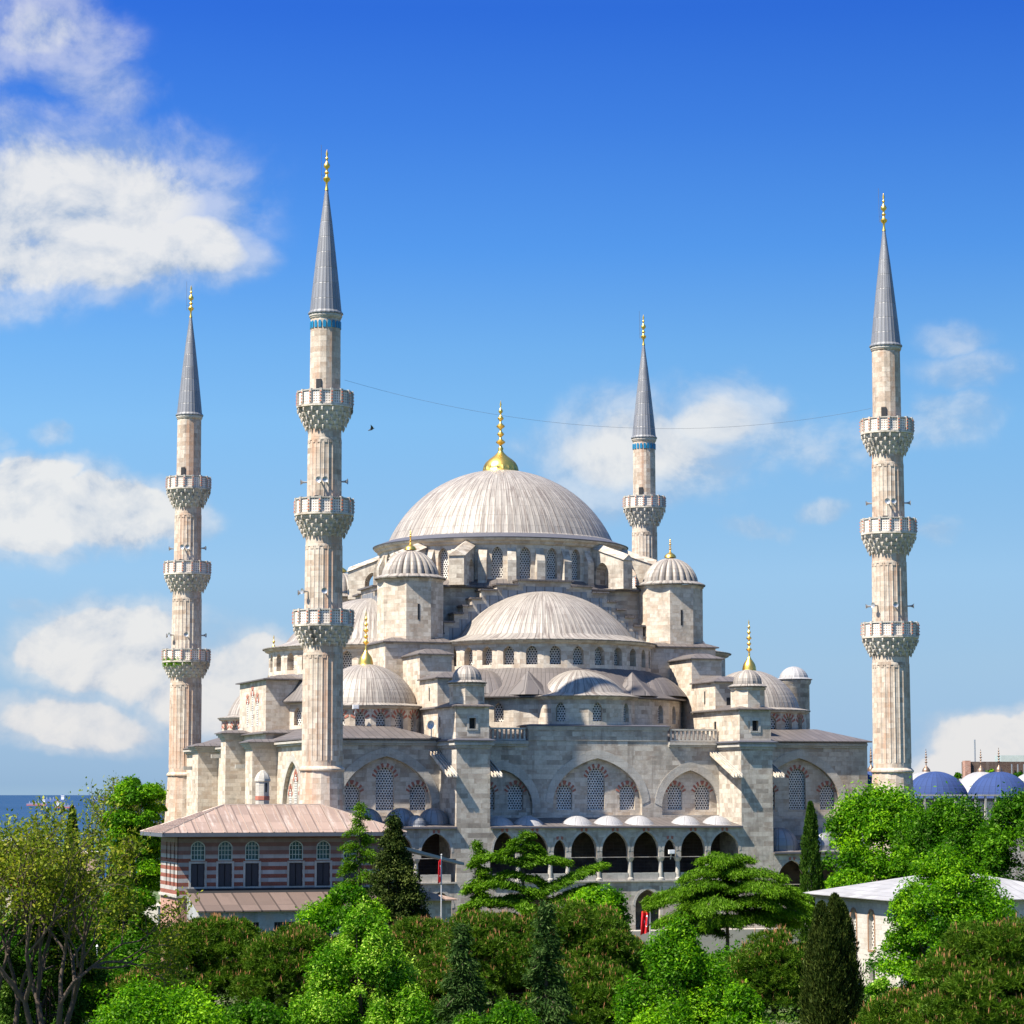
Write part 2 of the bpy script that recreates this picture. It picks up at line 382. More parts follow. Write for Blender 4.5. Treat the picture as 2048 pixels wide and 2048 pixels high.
def leafmat(name,cols,trans=.35,rough=.5,pale=None):
    m,t,b=mat(name)
    at=t.new('ShaderNodeAttribute',attribute_name='rnd').outputs['Fac']
    k=len(cols)-1; col=t.ramp(at,[(i/k,tuple(min(.9,q*.88) for q in c)) for i,c in enumerate(cols)])
    df=t.new('ShaderNodeBsdfDiffuse'); t.l.new(col,df.inputs[0])
    tr=t.new('ShaderNodeBsdfTranslucent'); t.l.new(t.mix(1,col,(1.25,1.3,.5,1),'MULTIPLY'),tr.inputs[0])
    gl=t.new('ShaderNodeBsdfGlossy'); gl.inputs['Roughness'].default_value=rough; gl.inputs[0].default_value=(.5,.6,.25,1)
    col=col
    m1=t.new('ShaderNodeMixShader'); m1.inputs[0].default_value=trans; t.l.new(df.outputs[0],m1.inputs[1]); t.l.new(tr.outputs[0],m1.inputs[2])
    m2=t.new('ShaderNodeMixShader'); m2.inputs[0].default_value=.025; t.l.new(m1.outputs[0],m2.inputs[1]); t.l.new(gl.outputs[0],m2.inputs[2])
    t.l.new(m2.outputs[0],t.n['Material Output'].inputs[0]); return m
L_BRIGHT=leafmat('bright_spring_leaves',[(.018,.085,.001),(.07,.23,.003),(.26,.50,.010)],.45)
L_LIME=leafmat('pale_lime_leaves',[(.03,.13,.002),(.13,.33,.005),(.50,.70,.10)],.4)
L_MID=leafmat('mid_green_leaves',[(.010,.055,.001),(.035,.14,.002),(.13,.31,.006)],.4)
L_OLIVE=leafmat('yellow_brown_young_leaves',[(.05,.10,.006),(.15,.20,.012),(.33,.33,.04)],.35)
L_PINE=leafmat('pine_needles',[(.012,.045,.002),(.048,.115,.006),(.15,.235,.018)],.25)
L_CANDLE=leafmat('pine_candles',[(.42,.17,.07),(.60,.30,.15)],.1)
L_DARK=leafmat('dark_yew_foliage',[(.008,.018,.003),(.022,.04,.006),(.065,.085,.015)],.1)
L_CYP=leafmat('cypress_foliage',[(.012,.04,.004),(.03,.08,.007),(.08,.15,.015)],.15)
L_CEDAR=leafmat('cedar_needles',[(.015,.055,.002),(.05,.135,.003),(.17,.33,.012)],.3)
L_CEDARD=leafmat('dark_cedar_needles',[(.012,.035,.010),(.03,.07,.015),(.05,.10,.02)],.15)
# ================================================================ architecture helpers
def arch(cx,z0,w,zs,za,n=7):
    A=R(74); h=za-zs; L=[(cx-w/2,z0),(cx+w/2,z0)]
    pr=[]
    for i in range(n+1):
        a=A*i/n; pr.append((w/2*(math.cos(a)-math.cos(A))/(1-math.cos(A)),h*math.sin(a)/math.sin(A)))
    L+=[(cx+x,zs+z) for x,z in pr]+[(cx-x,zs+z) for x,z in pr[-2::-1]]
    return L
def grow(poly,d):
    cx=sum(p[0] for p in poly)/len(poly); z0=min(p[1] for p in poly); z1=max(p[1] for p in poly)
    cz=(z0+z1)/2
    return [(p[0]+(d if p[0]>cx+.01 else -d if p[0]<cx-.01 else 0),p[1]+(d if p[1]>cz else -d)) for p in poly]
def vsub(O,N,d): return (O[0]-N[0]*d,O[1]-N[1]*d,O[2]-N[2]*d)
def window(parent,O,U,N,poly,depth,T=None,name='window',m=None):
    mb=MB(T); mb.plate(vsub(O,N,depth+.004),U,N,grow(poly,.08),[],.05)
    return part(name,mb,m or MGR,parent)
def voussoirs(mb,O,U,N,cx,w,zs,za,th,count,only=None,proud=.035):
    A=R(74); h=za-zs
    def pt(t,e):  # t in -1..1
        a=A*(1-abs(t)); x=(w/2)*(math.cos(a)-math.cos(A))/(1-math.cos(A)); z=h*math.sin(a)/math.sin(A)
        nx=math.cos(a)*.75; nz=math.sin(a)*.75+.35; l=math.hypot(nx,nz)
        sg=1 if t>0 else -1
        if t==0: return (cx,zs+z+e)
        return (cx+sg*(x+nx/l*e),zs+z+nz/l*e)
    for i in range(count):
        if only is not None and i%2!=only: continue
        t0=-1+2*i/count; t1=-1+2*(i+1)/count; g=.0
        q=[pt(t0+g,.02),pt(t0+g,th),pt((t0+t1)/2,th),pt(t1-g,th),pt(t1-g,.02),pt((t0+t1)/2,.02)]
        ar=sum(q[k][0]*q[(k+1)%6][1]-q[(k+1)%6][0]*q[k][1] for k in range(6))
        if ar<0: q=q[::-1]
        mb.plate((O[0]+N[0]*proud,O[1]+N[1]*proud,O[2]+N[2]*proud),U,N,q,[],proud-.004)
def facets(parent,name,c,Rap,z0,z1,angs,step,m,wins=(),win=None,depth=.45,T=None,extra=None):
    """polygonal drum; wins: angles that carry a window; win=(w,z0,zs,za)"""
    mb=MB(T); hw=Rap*math.tan(step/2)+.0; out=[]
    for a in angs:
        N=(math.sin(a),-math.cos(a),0); U=(math.cos(a),math.sin(a),0); O=(c[0]+N[0]*Rap,c[1]+N[1]*Rap,0)
        outer=[(-hw,z0),(hw,z0),(hw,z1),(-hw,z1)]; holes=[]
        if any(abs(a-b)<1e-3 for b in wins):
            w,wz0,wzs,wza=win; holes=[arch(0,wz0,w,wzs,wza)]; out.append((O,U,N,holes[0]))
        mb.plate(O,U,N,outer,holes,depth,back=bool(holes))
    o=part(name,mb,m,parent)
    for (O,U,N,h) in out: window(o,O,U,N,h,depth,T)
    return o,out
def cap(Rb,h,z0,n=14,skirt=None,r_end=0.0):
    Rs=(Rb*Rb+h*h)/(2*h); p=list(skirt or [])
    A=math.asin(min(1,Rb/Rs)); A=A if h<=Rs else math.pi-A
    for i in range(n+1):
        a=A*(1-i/n); r=Rs*math.sin(a)
        p.append((max(r,r_end if i<n else 0),z0+Rs*math.cos(a)-(Rs-h)))
    return p
def ribs(n,amp,per=3): return n*per,(lambda i:1+amp if i%per==0 else 1.0)
def finial_prof(z,h,rb,k=1.0):
    P=[(rb*1.08,0),(rb*1.02,.015),(rb*1.0,.05),(rb*.95,.09),(rb*.84,.135),(rb*.64,.18),(rb*.38,.225),(rb*.19,.27),(rb*.12,.30),(rb*.16,.33),(rb*.1,.35)]
    for zc,r in ((.42,.30),(.53,.22),(.64,.27),(.75,.19),(.85,.14)):
        r*=k*.55/.3*(h/8.2)*1.0; dz=.035
        P+=[(r*.25,zc-dz-.008),(r*.8,zc-dz*.5),(r,zc),(r*.7,zc+dz*.5),(r*.28,zc+dz+.005)]
    P+=[(.05*h/8.2,.9),(.11*h/8.2,.94),(.0,1.0)]
    return [(r,z+q*h) for r,q in P]
def finial(parent,c,z,h,rb,flutes=0,m=None,T=None,k=1.0,name='finial'):
    mb=MB(T); n=36 if flutes else 14
    mb.lathe(finial_prof(z,h,rb,k),n,c,mod=(lambda i:1.0 if i%2 else .93) if flutes else None)
    return part(name,mb,m or MGOLD,parent,smooth=50)
def cornice(mb,prof,n,c,a0=0,a1=2*math.pi,ph=0): mb.lathe(prof,n,c,a0,a1,ph=ph)
F_=lambda s:[math.radians(x) for x in s]

# ================================================================ the mosque
MQ=thing('mosque','grey domed stone mosque with cascading lead half domes and a tall gilded finial','mosque',(0,0,1))
def main_block():
    w=MB(); w.box(-13.2,13.2,-13.2,13.2,21,37.3)
    p=part('central_block',w,MSG,MQ)
    r=MB(); r.box(-13.9,13.9,-13.9,13.9,37.302,37.5); r.lathe([(14.6,37.502),(13.25,38.35)],48)
    part('block_roof',r,MLR,p,smooth=30)
    step=2*math.pi/28; angs=[step*(k+.5) for k in range(28)]
    angs=[a-2*math.pi if a>math.pi else a for a in angs]
    wins=[a for a in angs if -math.pi*.72<a<math.pi*.5]
    d,_=facets(MQ,'dome_drum',(0,0),13.2,38.0,42.2,angs,step,MST,wins,(1.15,38.5,40.9,41.75),.55)
    for k in range(28):
        a=step*k; a=a-2*math.pi if a>math.pi else a
        if not(-math.pi*.72<a<math.pi*.55): continue
        N=(math.sin(a),-math.cos(a)); U=(math.cos(a),math.sin(a)); Rv=13.2/math.cos(step/2)-.12
        b=MB(); b.obox((N[0]*Rv,N[1]*Rv),U,N,.9,.75,37.6,41.85,40.3); part('buttress',b,MSG,d)
    c=MB(); c.lathe([(13.2,41.95),(13.5,42.12),(13.55,42.3),(13.85,42.5),(13.92,42.66),(12.6,43.1)],96)
    part('cornice',c,MST,d,smooth=25)
    e=MB(); e.lathe([(13.97,42.665),(14.0,42.76),(12.45,43.32)],96,us=96); part('roof_edge',e,MEDGE,d)
    n,mod=ribs(104,.003)
    dm=MB(); dm.lathe(cap(12.25,7.95,43.45,18,[(12.75,43.2),(12.45,43.3)]),n,mod=mod,us=104)
    o=part('main_dome',dm,MLD,MQ)
    f=finial(o,(0,0),51.2,8.0,1.95,flutes=1)
    # big flying buttresses at the four corners
    for q in range(4):
        for a in (33,57):
            a=R(a+90*q); N=(math.sin(a),-math.cos(a)); U=(math.cos(a),math.sin(a))
            Pn=(U[0],U[1],0); O=(U[0]*.8,U[1]*.8,0)
            b=MB(); b.plate(O,(N[0],N[1],0),Pn,[(13.05,37.48),(17.3,37.48),(17.3,40.5),(13.05,42.0)],[arch(14.5,37.6,1.7,39.2,40.4)],1.6)
            rf=[]
            for (rr,zz) in ((13.05,42.02),(17.45,40.5)):
                for (s_,h_) in ((-.95,0),(0,.62),(.95,0)): rf.append((N[0]*rr+U[0]*s_,N[1]*rr+U[1]*s_,zz+h_))
            b.add(rf,[(0,3,4,1),(1,4,5,2),(3,5,4),(0,1,2),(0,2,5,3)])
            part('flying_buttress',b,MSG,d)
main_block()

def turret(sx,sy):
    c=(14.3*sx,14.3*sy); st=math.pi/4; ph=st/2
    t_=MB(); t_.lathe([(3.4,31.4),(3.4,37.6),(3.5,37.65),(3.55,37.85),(0,37.95)],8,c,ph=ph)
    o=part('turret',t_,MST,MQ)
    b=MB(); b.box(c[0]-3.6,c[0]+3.6,c[1]-3.6,c[1]+3.6,21,31.2); part('turret_base',b,MST,o)
    r=MB(); r.hip(c[0]-3.9,c[0]+3.9,c[1]-3.9,c[1]+3.9,31.21,.45,1.2,1.2); part('base_roof',r,MLR,o)
    n=60
    d=MB(); d.lathe([(3.68,37.86),(3.72,38.0),(3.12,38.3)],n,c,us=20); d.lathe(cap(2.95,2.6,38.3,9),176,c,mod=lambda i:(.91,.965,.985,1.0,1.0,.985,.965,.94)[i%8],us=22)
    dd=part('turret_dome',d,MLD,o)
    finial(dd,c,40.95,2.2,.62,k=1.2)
    if (sx,sy)!=(1,1):
        k=MB(); k.box(c[0]-.1,c[0]+.1,c[1]-3.17,c[1]-3.12,33.6,35.2)
        k.box(c[0]-2.6,c[0]-2.4,c[1]-2.62,c[1]-2.5,34.2,35.6) if False else None
        part('slit_window',k,MDARK,o)
for sx in (-1,1):
    for sy in (-1,1): turret(sx,sy)

def side(k,full=True,apse=False):
    """half dome group on one side; k = quarter turns (0 front, 1 left ...)"""
    T=rot90(k); c=(0,-14.3)
    # stepped gable arch
    steps=[(10.9,32.3),(9.8,33.5),(8.85,34.4),(7.9,35.2),(6.9,36.0),(5.2,36.9),(2.9,37.5)]
    o=[(-11.6,31.2),(11.6,31.2)]; 
    right=[]; px=11.6
    for (x,z) in steps: right+=[(px,z),(x,z)]; px=x
    right+=[(px,38.0)]
    o+=right+[(-x,z) for x,z in right[::-1]]
    w=MB(T); w.plate((0,-15.0,0),(1,0,0),(0,-1,0),o,[],1.7)
    g=part('stepped_gable',w,MSG,MQ)
    st2=[(x-.55,z-.5) for x,z in steps]; o2=[(-10.9,31.2),(10.9,31.2)]; r2=[]; px=10.9
    for (x,z) in st2: r2+=[(px,z),(x,z)]; px=x
    r2+=[(px,37.45)]; o2+=r2+[(-x,z) for x,z in r2[::-1]]
    lw=MB(T); lw.plate((0,-15.03,0),(1,0,0),(0,-1,0),o2,[],.02); part('gable_lead_lining',lw,MLS,g)
    e=MB(T); px=11.6; zz=[s[1] for s in steps]+[38.0]
    xs=[11.6]+[s[0] for s in steps]
    for i,z in enumerate(zz):
        xa=xs[i]; xb=xs[i+1] if i+1<len(xs) else 0
        for sg in (-1,1):
            a,b=sorted((sg*(xa+.18),sg*(xb if xb else -.0)))
            if xb==0 and sg==1: continue
            if xb==0: a,b=-3.1,3.1
            e.box(a,b,-15.35,-13.28,z+.002,z+.18)
    part('coping',e,MLR,g)
    # drum and half dome
    st=R(12.1); angs=[st*i for i in range(-7,8)]
    d,_=facets(MQ,'half_dome_drum',c,11.2,28.3,31.2,angs,st,MST,angs if full else [],(1.15,28.9,30.1,30.75),.75,T)
    cc=MB(T); cc.lathe([(11.2,30.95),(11.6,31.1),(11.75,31.3),(11.5,31.5)],60,c,-R(90),R(90)); part('cornice',cc,MST,d,smooth=25)
    n,mod=ribs(48,.005)
    dm=MB(T); dm.lathe(cap(9.35,4.85,32.15,13,[(11.85,31.31),(11.87,31.42),(10.6,31.65),(9.8,31.95)]),n,c,-R(90),R(90),mod=mod,us=48)
    o=part('half_dome',dm,MLD,MQ)
    # lead apron, its walls and exedrae
    Rl=12.4 if apse else 14.5
    ap=MB(T); ap.lathe([(Rl+.7,25.45),(Rl+.72,25.6),((Rl+12)/2,26.7),(11.15,28.6)],72,c,-R(84),R(84),us=60); 
    part('lead_apron',ap,MLR,MQ,smooth=30)
    s12=R(12); aa=[s12*i for i in range(-7,8)]
    wn=[s12*i for i in (-5,-4,-3,3,4,5)]
    facets(MQ,'lower_drum',c,Rl,21.5,25.44,aa,s12,MST,wn if full else [],(1.0,23.1,24.2,24.95),.45,T)
    if apse:
        b=MB(T); b.box(-6.4,6.4,-27.5,-22,21.5,27.8); ap_=part('apse',b,MST,MQ)
        r=MB(T); r.hip(-6.9,6.9,-27.9,-21,27.81,.5,2.5,2.5); part('apse_roof',r,MLR,ap_)
        for x,zt in ((-2.4,26.2),(0,27.0),(2.4,26.2)):
            m=MB(T); m.plate((0,-27.506,0),(1,0,0),(0,-1,0),arch(x,23.1,.75,zt-.7,zt),[],.0); part('slit_window',m,MGR,ap_)
            v=MB(T); voussoirs(v,(0,-27.5,0),(1,0,0),(0,-1,0),x,.75,zt-.7,zt,.5,7,0,.05); part('window_arch',v,MRED,ap_)
    else:
        ce=(0,-25.5); sx=R(19); a3=[sx*i for i in range(-5,6)]
        facets(MQ,'exedra_drum',ce,5.55,22.3,25.5,a3,sx,MST,[sx*i for i in (-4,-2,0,2,4)] if full else [],(1.0,23.1,24.2,24.95),.4,T)
        cm=MB(T); cm.lathe([(5.55,25.2),(5.9,25.4),(6.0,25.52),(5.8,25.6)],48,ce,-R(105),R(105)); part('exedra_cornice',cm,MST,MQ,smooth=25)
        n2,mod2=ribs(30,.008)
        ed=MB(T); ed.lathe(cap(4.7,2.35,26.0,9,[(6.08,25.53),(6.1,25.62),(5.3,25.8)]),n2,ce,mod=mod2,us=30); part('exedra_dome',ed,MLD,MQ)
    for sg in (-1,1):
        a=R(52)*sg; q_=8.6 if apse else 10.6; ce=(c[0]+math.sin(a)*q_,c[1]-math.cos(a)*q_)
        n2,mod2=ribs(30,.008); ed=MB(T); ed.lathe(cap(4.8,2.6,25.9,9),n2,ce,mod=mod2,us=30); part('exedra_dome',ed,MLR,MQ)
        a=R(25)*sg; ce=(c[0]+math.sin(a)*13.0,c[1]-math.cos(a)*13.0)
        if not apse: co=MB(T); co.lathe([(2.6,25.75),(.9,27.3),(0,28.2)],8,ce,us=8,ph=a); part('lead_pyramid',co,MLR,MQ)
side(0); side(1,apse=True); side(3,False); side(2,False)

def steps(sx,k):
    """stepped buttress masses running out from a corner turret"""
    T=rot90(k); x0,x1=(12.75,16.05) if sx>0 else (-16.05,-12.75)
    a=MB(T); a.box(x0,x1,-24.0,-17.5,20,29.7); o=part('stepped_buttress',a,MST,MQ)
    r=MB(T); r.hip(x0-.25,x1+.25,-24.3,-17.4,29.705,.55,1.3,1.6,.1); part('buttress_roof',r,MLR,o)
    b=MB(T); b.box(x0+.004,x1-.004,-30.2,-24.0,20,27.1); part('lower_mass',b,MST,o)
    r=MB(T); r.hip(x0-.3,x1+.3,-30.55,-24.03,27.105,.55,1.3,1.6,.1); part('buttress_roof',r,MLR,o)
    m=MB(T); m.box(x0+1.2,x1-1.2,-30.215,-30.19,24.7,25.6) ; m.box(x0-.012,x0+.02,-27.6,-27.3,25.0,26.3); part('slit_window',m,MDARK,o)
for sx in (-1,1): steps(sx,0)

def pier(sx):
    x0,x1=(12.75,16.05) if sx>0 else (-16.05,-12.75); cx=(x0+x1)/2
    a=MB(); a.box(x0,x1,-36.6,-30.3,1,20.35); o=part('pier',a,MSG,MQ)
    c=MB(); c.box(x0-.12,x1+.12,-36.72,-30.9,20.352,20.6); c.box(x0-.3,x1+.3,-36.9,-30.85,20.602,20.8); c.box(x0-.22,x1+.22,-36.82,-30.87,20.802,21.0); part('cornice',c,MTRIM,o)
    e=MB(); e.hip(x0-.45,x1+.45,-37.05,-30.8,21.002,.14,.5,.5,.09); part('lead_ledge',e,MEDGE,o)
    b=MB(); b.plate((0,-36.3,0),(1,0,0),(0,-1,0),[(x0,21.2),(x1,21.2),(x1,24.2),(x0,24.2)],[[(cx-.33,22.15),(cx+.33,22.15),(cx+.33,23.15),(cx-.33,23.15)]],.5)
    b.box(x0,x1,-35.6,-24.5,21.2,24.2); b.box(x0,x0+.35,-35.799,-35.601,21.2,24.2); b.box(x1-.35,x1,-35.799,-35.601,21.2,24.2); b.box(x0,x1,-35.799,-35.6,24.0,24.2)
    h=part('turret_block',b,MST,MQ)
    w=MB(); w.box(cx-.4,cx+.4,-35.795,-35.76,22.1,23.2)
    part('window',w,MDARK,h)
    f=MB(); 
    for (p,q,r,s) in ((cx-.55,cx-.331,22.0,23.35),(cx+.331,cx+.55,22.0,23.35),(cx-.33,cx+.33,23.151,23.35),(cx-.33,cx+.33,22.0,22.149)): f.box(p,q,-36.36,-36.2,r,s)
    part('window_frame',f,MTRIM,h)
    r=MB(); r.hip(x0-.35,x1+.35,-36.65,-24.2,24.205,.5,1.4,2.2,.1); part('block_roof',r,MLR,h)
    s=MB(); s.box(x0-.01,x0+.02,-30.4,-29.9,21.9,23.2) if sx>0 else s.box(x0-.01,x0+.02,-31.2,-30.9,22.4,23.4); part('slit_window',s,MDARK,h)
    ct=(cx,-34.5)
    t=MB(); t.lathe([(1.66,24.3),(1.66,26.15),(1.78,26.25),(1.8,26.4),(0,26.45)],8,ct,ph=math.pi/8); tt=part('small_turret',t,MST,MQ)
    d=MB(); d.lathe([(1.9,26.46),(1.92,26.54),(1.5,26.75)],40,ct,us=16); d.lathe(cap(1.42,1.45,26.75,8),48,ct,mod=lambda i:1.0 if i%3==0 else .96,us=16); part('turret_dome',d,MLD,tt)
    # lead-lined water chutes
    for s2 in (-1,1):
        xe=x0-.55 if s2<0 else x1+.55
        for dx in (-.28,.28):
            m=MB(); A=Vector((xe+dx,-31.0,19.9)); B=Vector((xe+dx,-37.2,17.6))
            for (o1,o2,z1,z2) in ((-.2,.2,0,.1),(-.2,-.12,.1,.34),(.12,.2,.1,.34)):
                vs=[]
                for P in (A,B):
                    for (xx,zz) in ((o1,z1),(o2,z1),(o2,z2),(o1,z2)): vs.append((P.x+xx,P.y,P.z+zz))
                m.add(vs,[(0,1,2,3),(4,7,6,5),(0,4,5,1),(1,5,6,2),(2,6,7,3),(3,7,4,0)])
            part('water_chute',m,MTRIM if dx>0 else MST,MQ)
for s in (-1,1): pier(s)

def corner(sx,sy,wins):
    c=(20.6*sx,20.5*sy); st=R(20)
    angs=[st*i for i in range(18)]; angs=[a-2*math.pi if a>math.pi else a for a in angs]
    ws=[a for a in angs if a in [angs[i] for i in wins]]
    d,o=facets(MQ,'corner_drum',c,5.75,21.5,24.45,angs,st,MST,ws,(.95,22.1,23.3,23.95),.4)
    v=MB()
    for (O,U,N,h) in o: voussoirs(v,O,U,N,0,.95,23.3,23.95,.5,11,0,.04)
    if o: part('window_arch',v,MRED,d)
    cm=MB(); cm.lathe([(5.75,24.2),(6.1,24.35),(6.15,24.5),(6.0,24.6)],60,c); part('cornice',cm,MST,d,smooth=25)
    n,mod=ribs(52,.005)
    dm=MB(); dm.lathe(cap(5.15,4.0,24.85,12,[(6.25,24.51),(6.27,24.62),(5.7,24.75)]),n,c,mod=mod,us=52); dd=part('corner_dome',dm,MLD,MQ)
    finial(dd,c,28.75,5.4,.72,k=.9)
corner(-1,-1,(0,1,16,17,15,14,2)); corner(1,-1,(0,1,16,17,15,2)); corner(-1,1,(13,14,15,16)); corner(1,1,())
# small round stair tower at the right corner
def stair():
    c=(27.2,-20.5+3.5)
    t=MB(); t.lathe([(1.65,21),(1.65,27.5),(1.8,27.7),(1.85,28.0),(0,28.05)],24,c); o=part('stair_tower',t,MSG,MQ,smooth=40)
    d=MB(); d.lathe([(1.95,28.06),(1.97,28.14),(1.55,28.3)],32,c,us=12); d.lathe(cap(1.5,1.2,28.3,8),48,c,mod=lambda i:1.0 if i%3 else 1.03,us=12); part('tower_dome',d,MLW,o)
stair()

# ---- main walls
FZ=21.2
def front_wall():
    U=(1,0,0);N=(0,-1,0);O=(0,-31,0)
    bigs=[(-21.3,9.0,14.0,15.0,19.6),(0,9.2,14.0,15.0,19.5),(-9.7,6.0,14.0,14.8,18.35),(9.7,6.0,14.0,14.8,18.35),(21.4,9.0,13.6,14.8,19.6)]
    outer=[(-28.3,1),(28.9,1),(28.9,FZ),(-28.3,FZ)]
    w=MB(); w.plate(O,U,N,outer,[arch(a,z,ww,s,t,9) for a,ww,z,s,t in bigs],.5)
    wall=part('front_wall',w,MSG,MQ)
    wins=[]
    for (a,ww,z,s,t) in bigs:
        if ww>8: wins+=[(a,14.5,1.8,17.6,18.6),(a-3.25,14.5,1.6,16.2,16.95),(a+3.25,14.5,1.6,16.2,16.95)]
        else: wins+=[(a-1.45,14.5,1.55,16.2,16.95),(a+1.45,14.5,1.55,16.2,16.95)]
    i=MB(); i.plate((0,-30.495,0),U,N,[(-28.2,13),(28.6,13),(28.6,20.2),(-28.2,20.2)],[arch(a,z,ww,s,t) for a,z,ww,s,t in wins],.4)
    inner=part('arch_infill',i,MST,MQ)
    for (a,z,ww,s,t) in wins:
        window(inner,(0,-30.495,0),U,N,arch(a,z,ww,s,t),.28)
        v=MB(); voussoirs(v,(0,-30.495,0),U,N,a,ww,s,t,.42,15 if t>18 else 13,0,.035); part('window_arch',v,MRED,inner)
        fr=MB(); fr.plate((0,-30.53,0),U,N,grow(arch(a,z,ww,s,t),.0),[[(p[0]*1+ (a-p[0])*.07,p[1]+(.06 if p[1]<z+.1 else -.05)) for p in arch(a,z,ww,s,t)]],.05) if False else None
    for n_,(a,ww,z,s,t) in enumerate(bigs):
        v=MB(); voussoirs(v,O,U,N,a,ww,s,t,.85,25,None,.04); part('arch_ring',v,MTRIM,wall)
    # raised middle, cornices
    r=MB(); r.box(-7.1,7.3,-31.06,-29,FZ+.002,22.25); part('raised_parapet',r,MSG,wall)
    c=MB(); c.box(-7.2,7.4,-31.14,-28.9,22.252,22.42); c.box(-7.28,7.48,-31.22,-28.8,22.422,22.58)
    for x0,x1 in ((-28.4,-16.2),(16.2,28.8),(-12.6,-7.2),(7.4,12.6)):
        c.box(x0,x1,-31.18,-30.6,FZ-.55,FZ-.35); c.box(x0,x1,-31.35,-30.6,FZ-.348,FZ-.1)
    part('cornice',c,MTRIM,wall)
    e=MB(); e.hip(-7.35,7.55,-31.3,-28,22.582,.12,.5,.5,.08); part('lead_ledge',e,MEDGE,wall)
front_wall()
def roofs():
    r=MB()
    r.hip(-28.9,-16.1,-31.6,31.6,FZ+.002,1.3,3.6,5.5); r.hip(16.1,29.2,-31.6,31.6,FZ+.003,1.3,3.6,5.5)
    r.hip(-16.0,16.0,-30.9,31.6,FZ+.004,1.1,3,5)
    part('lower_roof',r,MLR,MQ)
    b=MB(); b.box(-28.1,28.7,-30.0,31,1,20.9); part('side_and_back_walls',b,MSG,MQ)
roofs()
def left_wall():
    U=(0,-1,0);N=(-1,0,0);O=(-28.45,0,0)
    bigs=[(22.6,8.0,10,14.5,19.2),(-22.6,8.0,10,14.5,19.2)]
    w=MB(); w.plate(O,U,N,[(-31,1),(30.99,1),(30.99,FZ),(-31,FZ)],[arch(a,z,ww,s,t,9) for a,ww,z,s,t in bigs],.33)
    wall=part('left_wall',w,MST,MQ)
    for (a,ww,z,s,t) in bigs:
        for x,zt in ((a,18.0),(a-2.2,16.6),(a+2.2,16.6)):
            m=MB(); m.plate((-28.112,0,0),U,N,arch(x,11,1.0,zt-.8,zt),[],0); part('slit_window',m,MGR,wall)
            v=MB(); voussoirs(v,(-28.1,0,0),U,N,x,1.0,zt-.8,zt,.45,9,0,.06); part('window_arch',v,MRED,wall)
        v=MB(); voussoirs(v,O,U,N,a,ww,s,t,.7,19,None,.05); part('arch_ring',v,MTRIM,wall)
    for x,zt in ((-7.5,17.6),(-5.2,17.6),(6.2,17.6),(8.6,17.6)):
        m=MB(); m.plate((-28.456,0,0),U,N,arch(x,11,.9,zt-.8,zt),[],0); part('slit_window',m,MGR,wall)
        v=MB(); voussoirs(v,O,U,N,x,.9,zt-.8,zt,.5,9,0,.06); part('window_arch',v,MRED,wall)
    def but(y0,y1,x0,zt):
        b=MB(); b.box(x0,-28.46,y0,y1,1,zt); o=part('side_buttress',b,MST,MQ)
        c=MB(); c.box(x0-.12,-28.3,y0-.12,y1+.12,zt+.002,zt+.22); c.box(x0-.28,-28.2,y0-.28,y1+.28,zt+.222,zt+.42); c.box(x0-.44,-28.1,y0-.44,y1+.44,zt+.422,zt+.6); part('cornice',c,MTRIM,o)
        e=MB(); e.hip(x0-.6,-28.0,y0-.6,y1+.6,zt+.602,.3,.9,.9,.09); part('lead_ledge',e,MLR,o)
        m=MB(); A=Vector((x0-.05,y1+.9,zt-1.3)); m.box(x0-.9,-28.3,y1+.5,y1+.8,zt-1.9,zt-1.5); part('water_chute',m,MTRIM,o)
    but(-16.1,-12.9,-31.0,20.5); but(12.8,16.0,-30.7,20.6); but(-2.0,.4,-30.75,21.7); 
    c=MB(); c.box(-28.75,-28.2,-30.8,30.8,FZ-.5,FZ-.3); c.box(-28.95,-28.1,-30.8,30.8,FZ-.298,FZ-.1); part('cornice',c,MTRIM,wall)
    r=MB(); r.box(-28.9,-26.5,-12.8,3.0,FZ+.2,22.1); part('raised_parapet',r,MST,wall)
    e=MB(); e.hip(-29.3,-24,-13.2,3.4,22.102,.3,1.5,1.5,.1); part('lead_ledge',e,MLR,wall)
left_wall()
def balustrade(x0,x1):
    b=MB(); n=int((x1-x0)/.42)
    for i in range(n+1):
        x=x0+(x1-x0)*i/n; b.box(x-.09,x+.09,-31.0,-30.8,21.35,22.25)
    b.box(x0-.1,x1+.1,-31.06,-30.74,22.252,22.42); b.box(x0-.1,x1+.1,-31.05,-30.75,21.2,21.348)
    part('balustrade',b,MTRIM,MQ)
balustrade(-12.5,-7.5); balustrade(7.7,12.5)

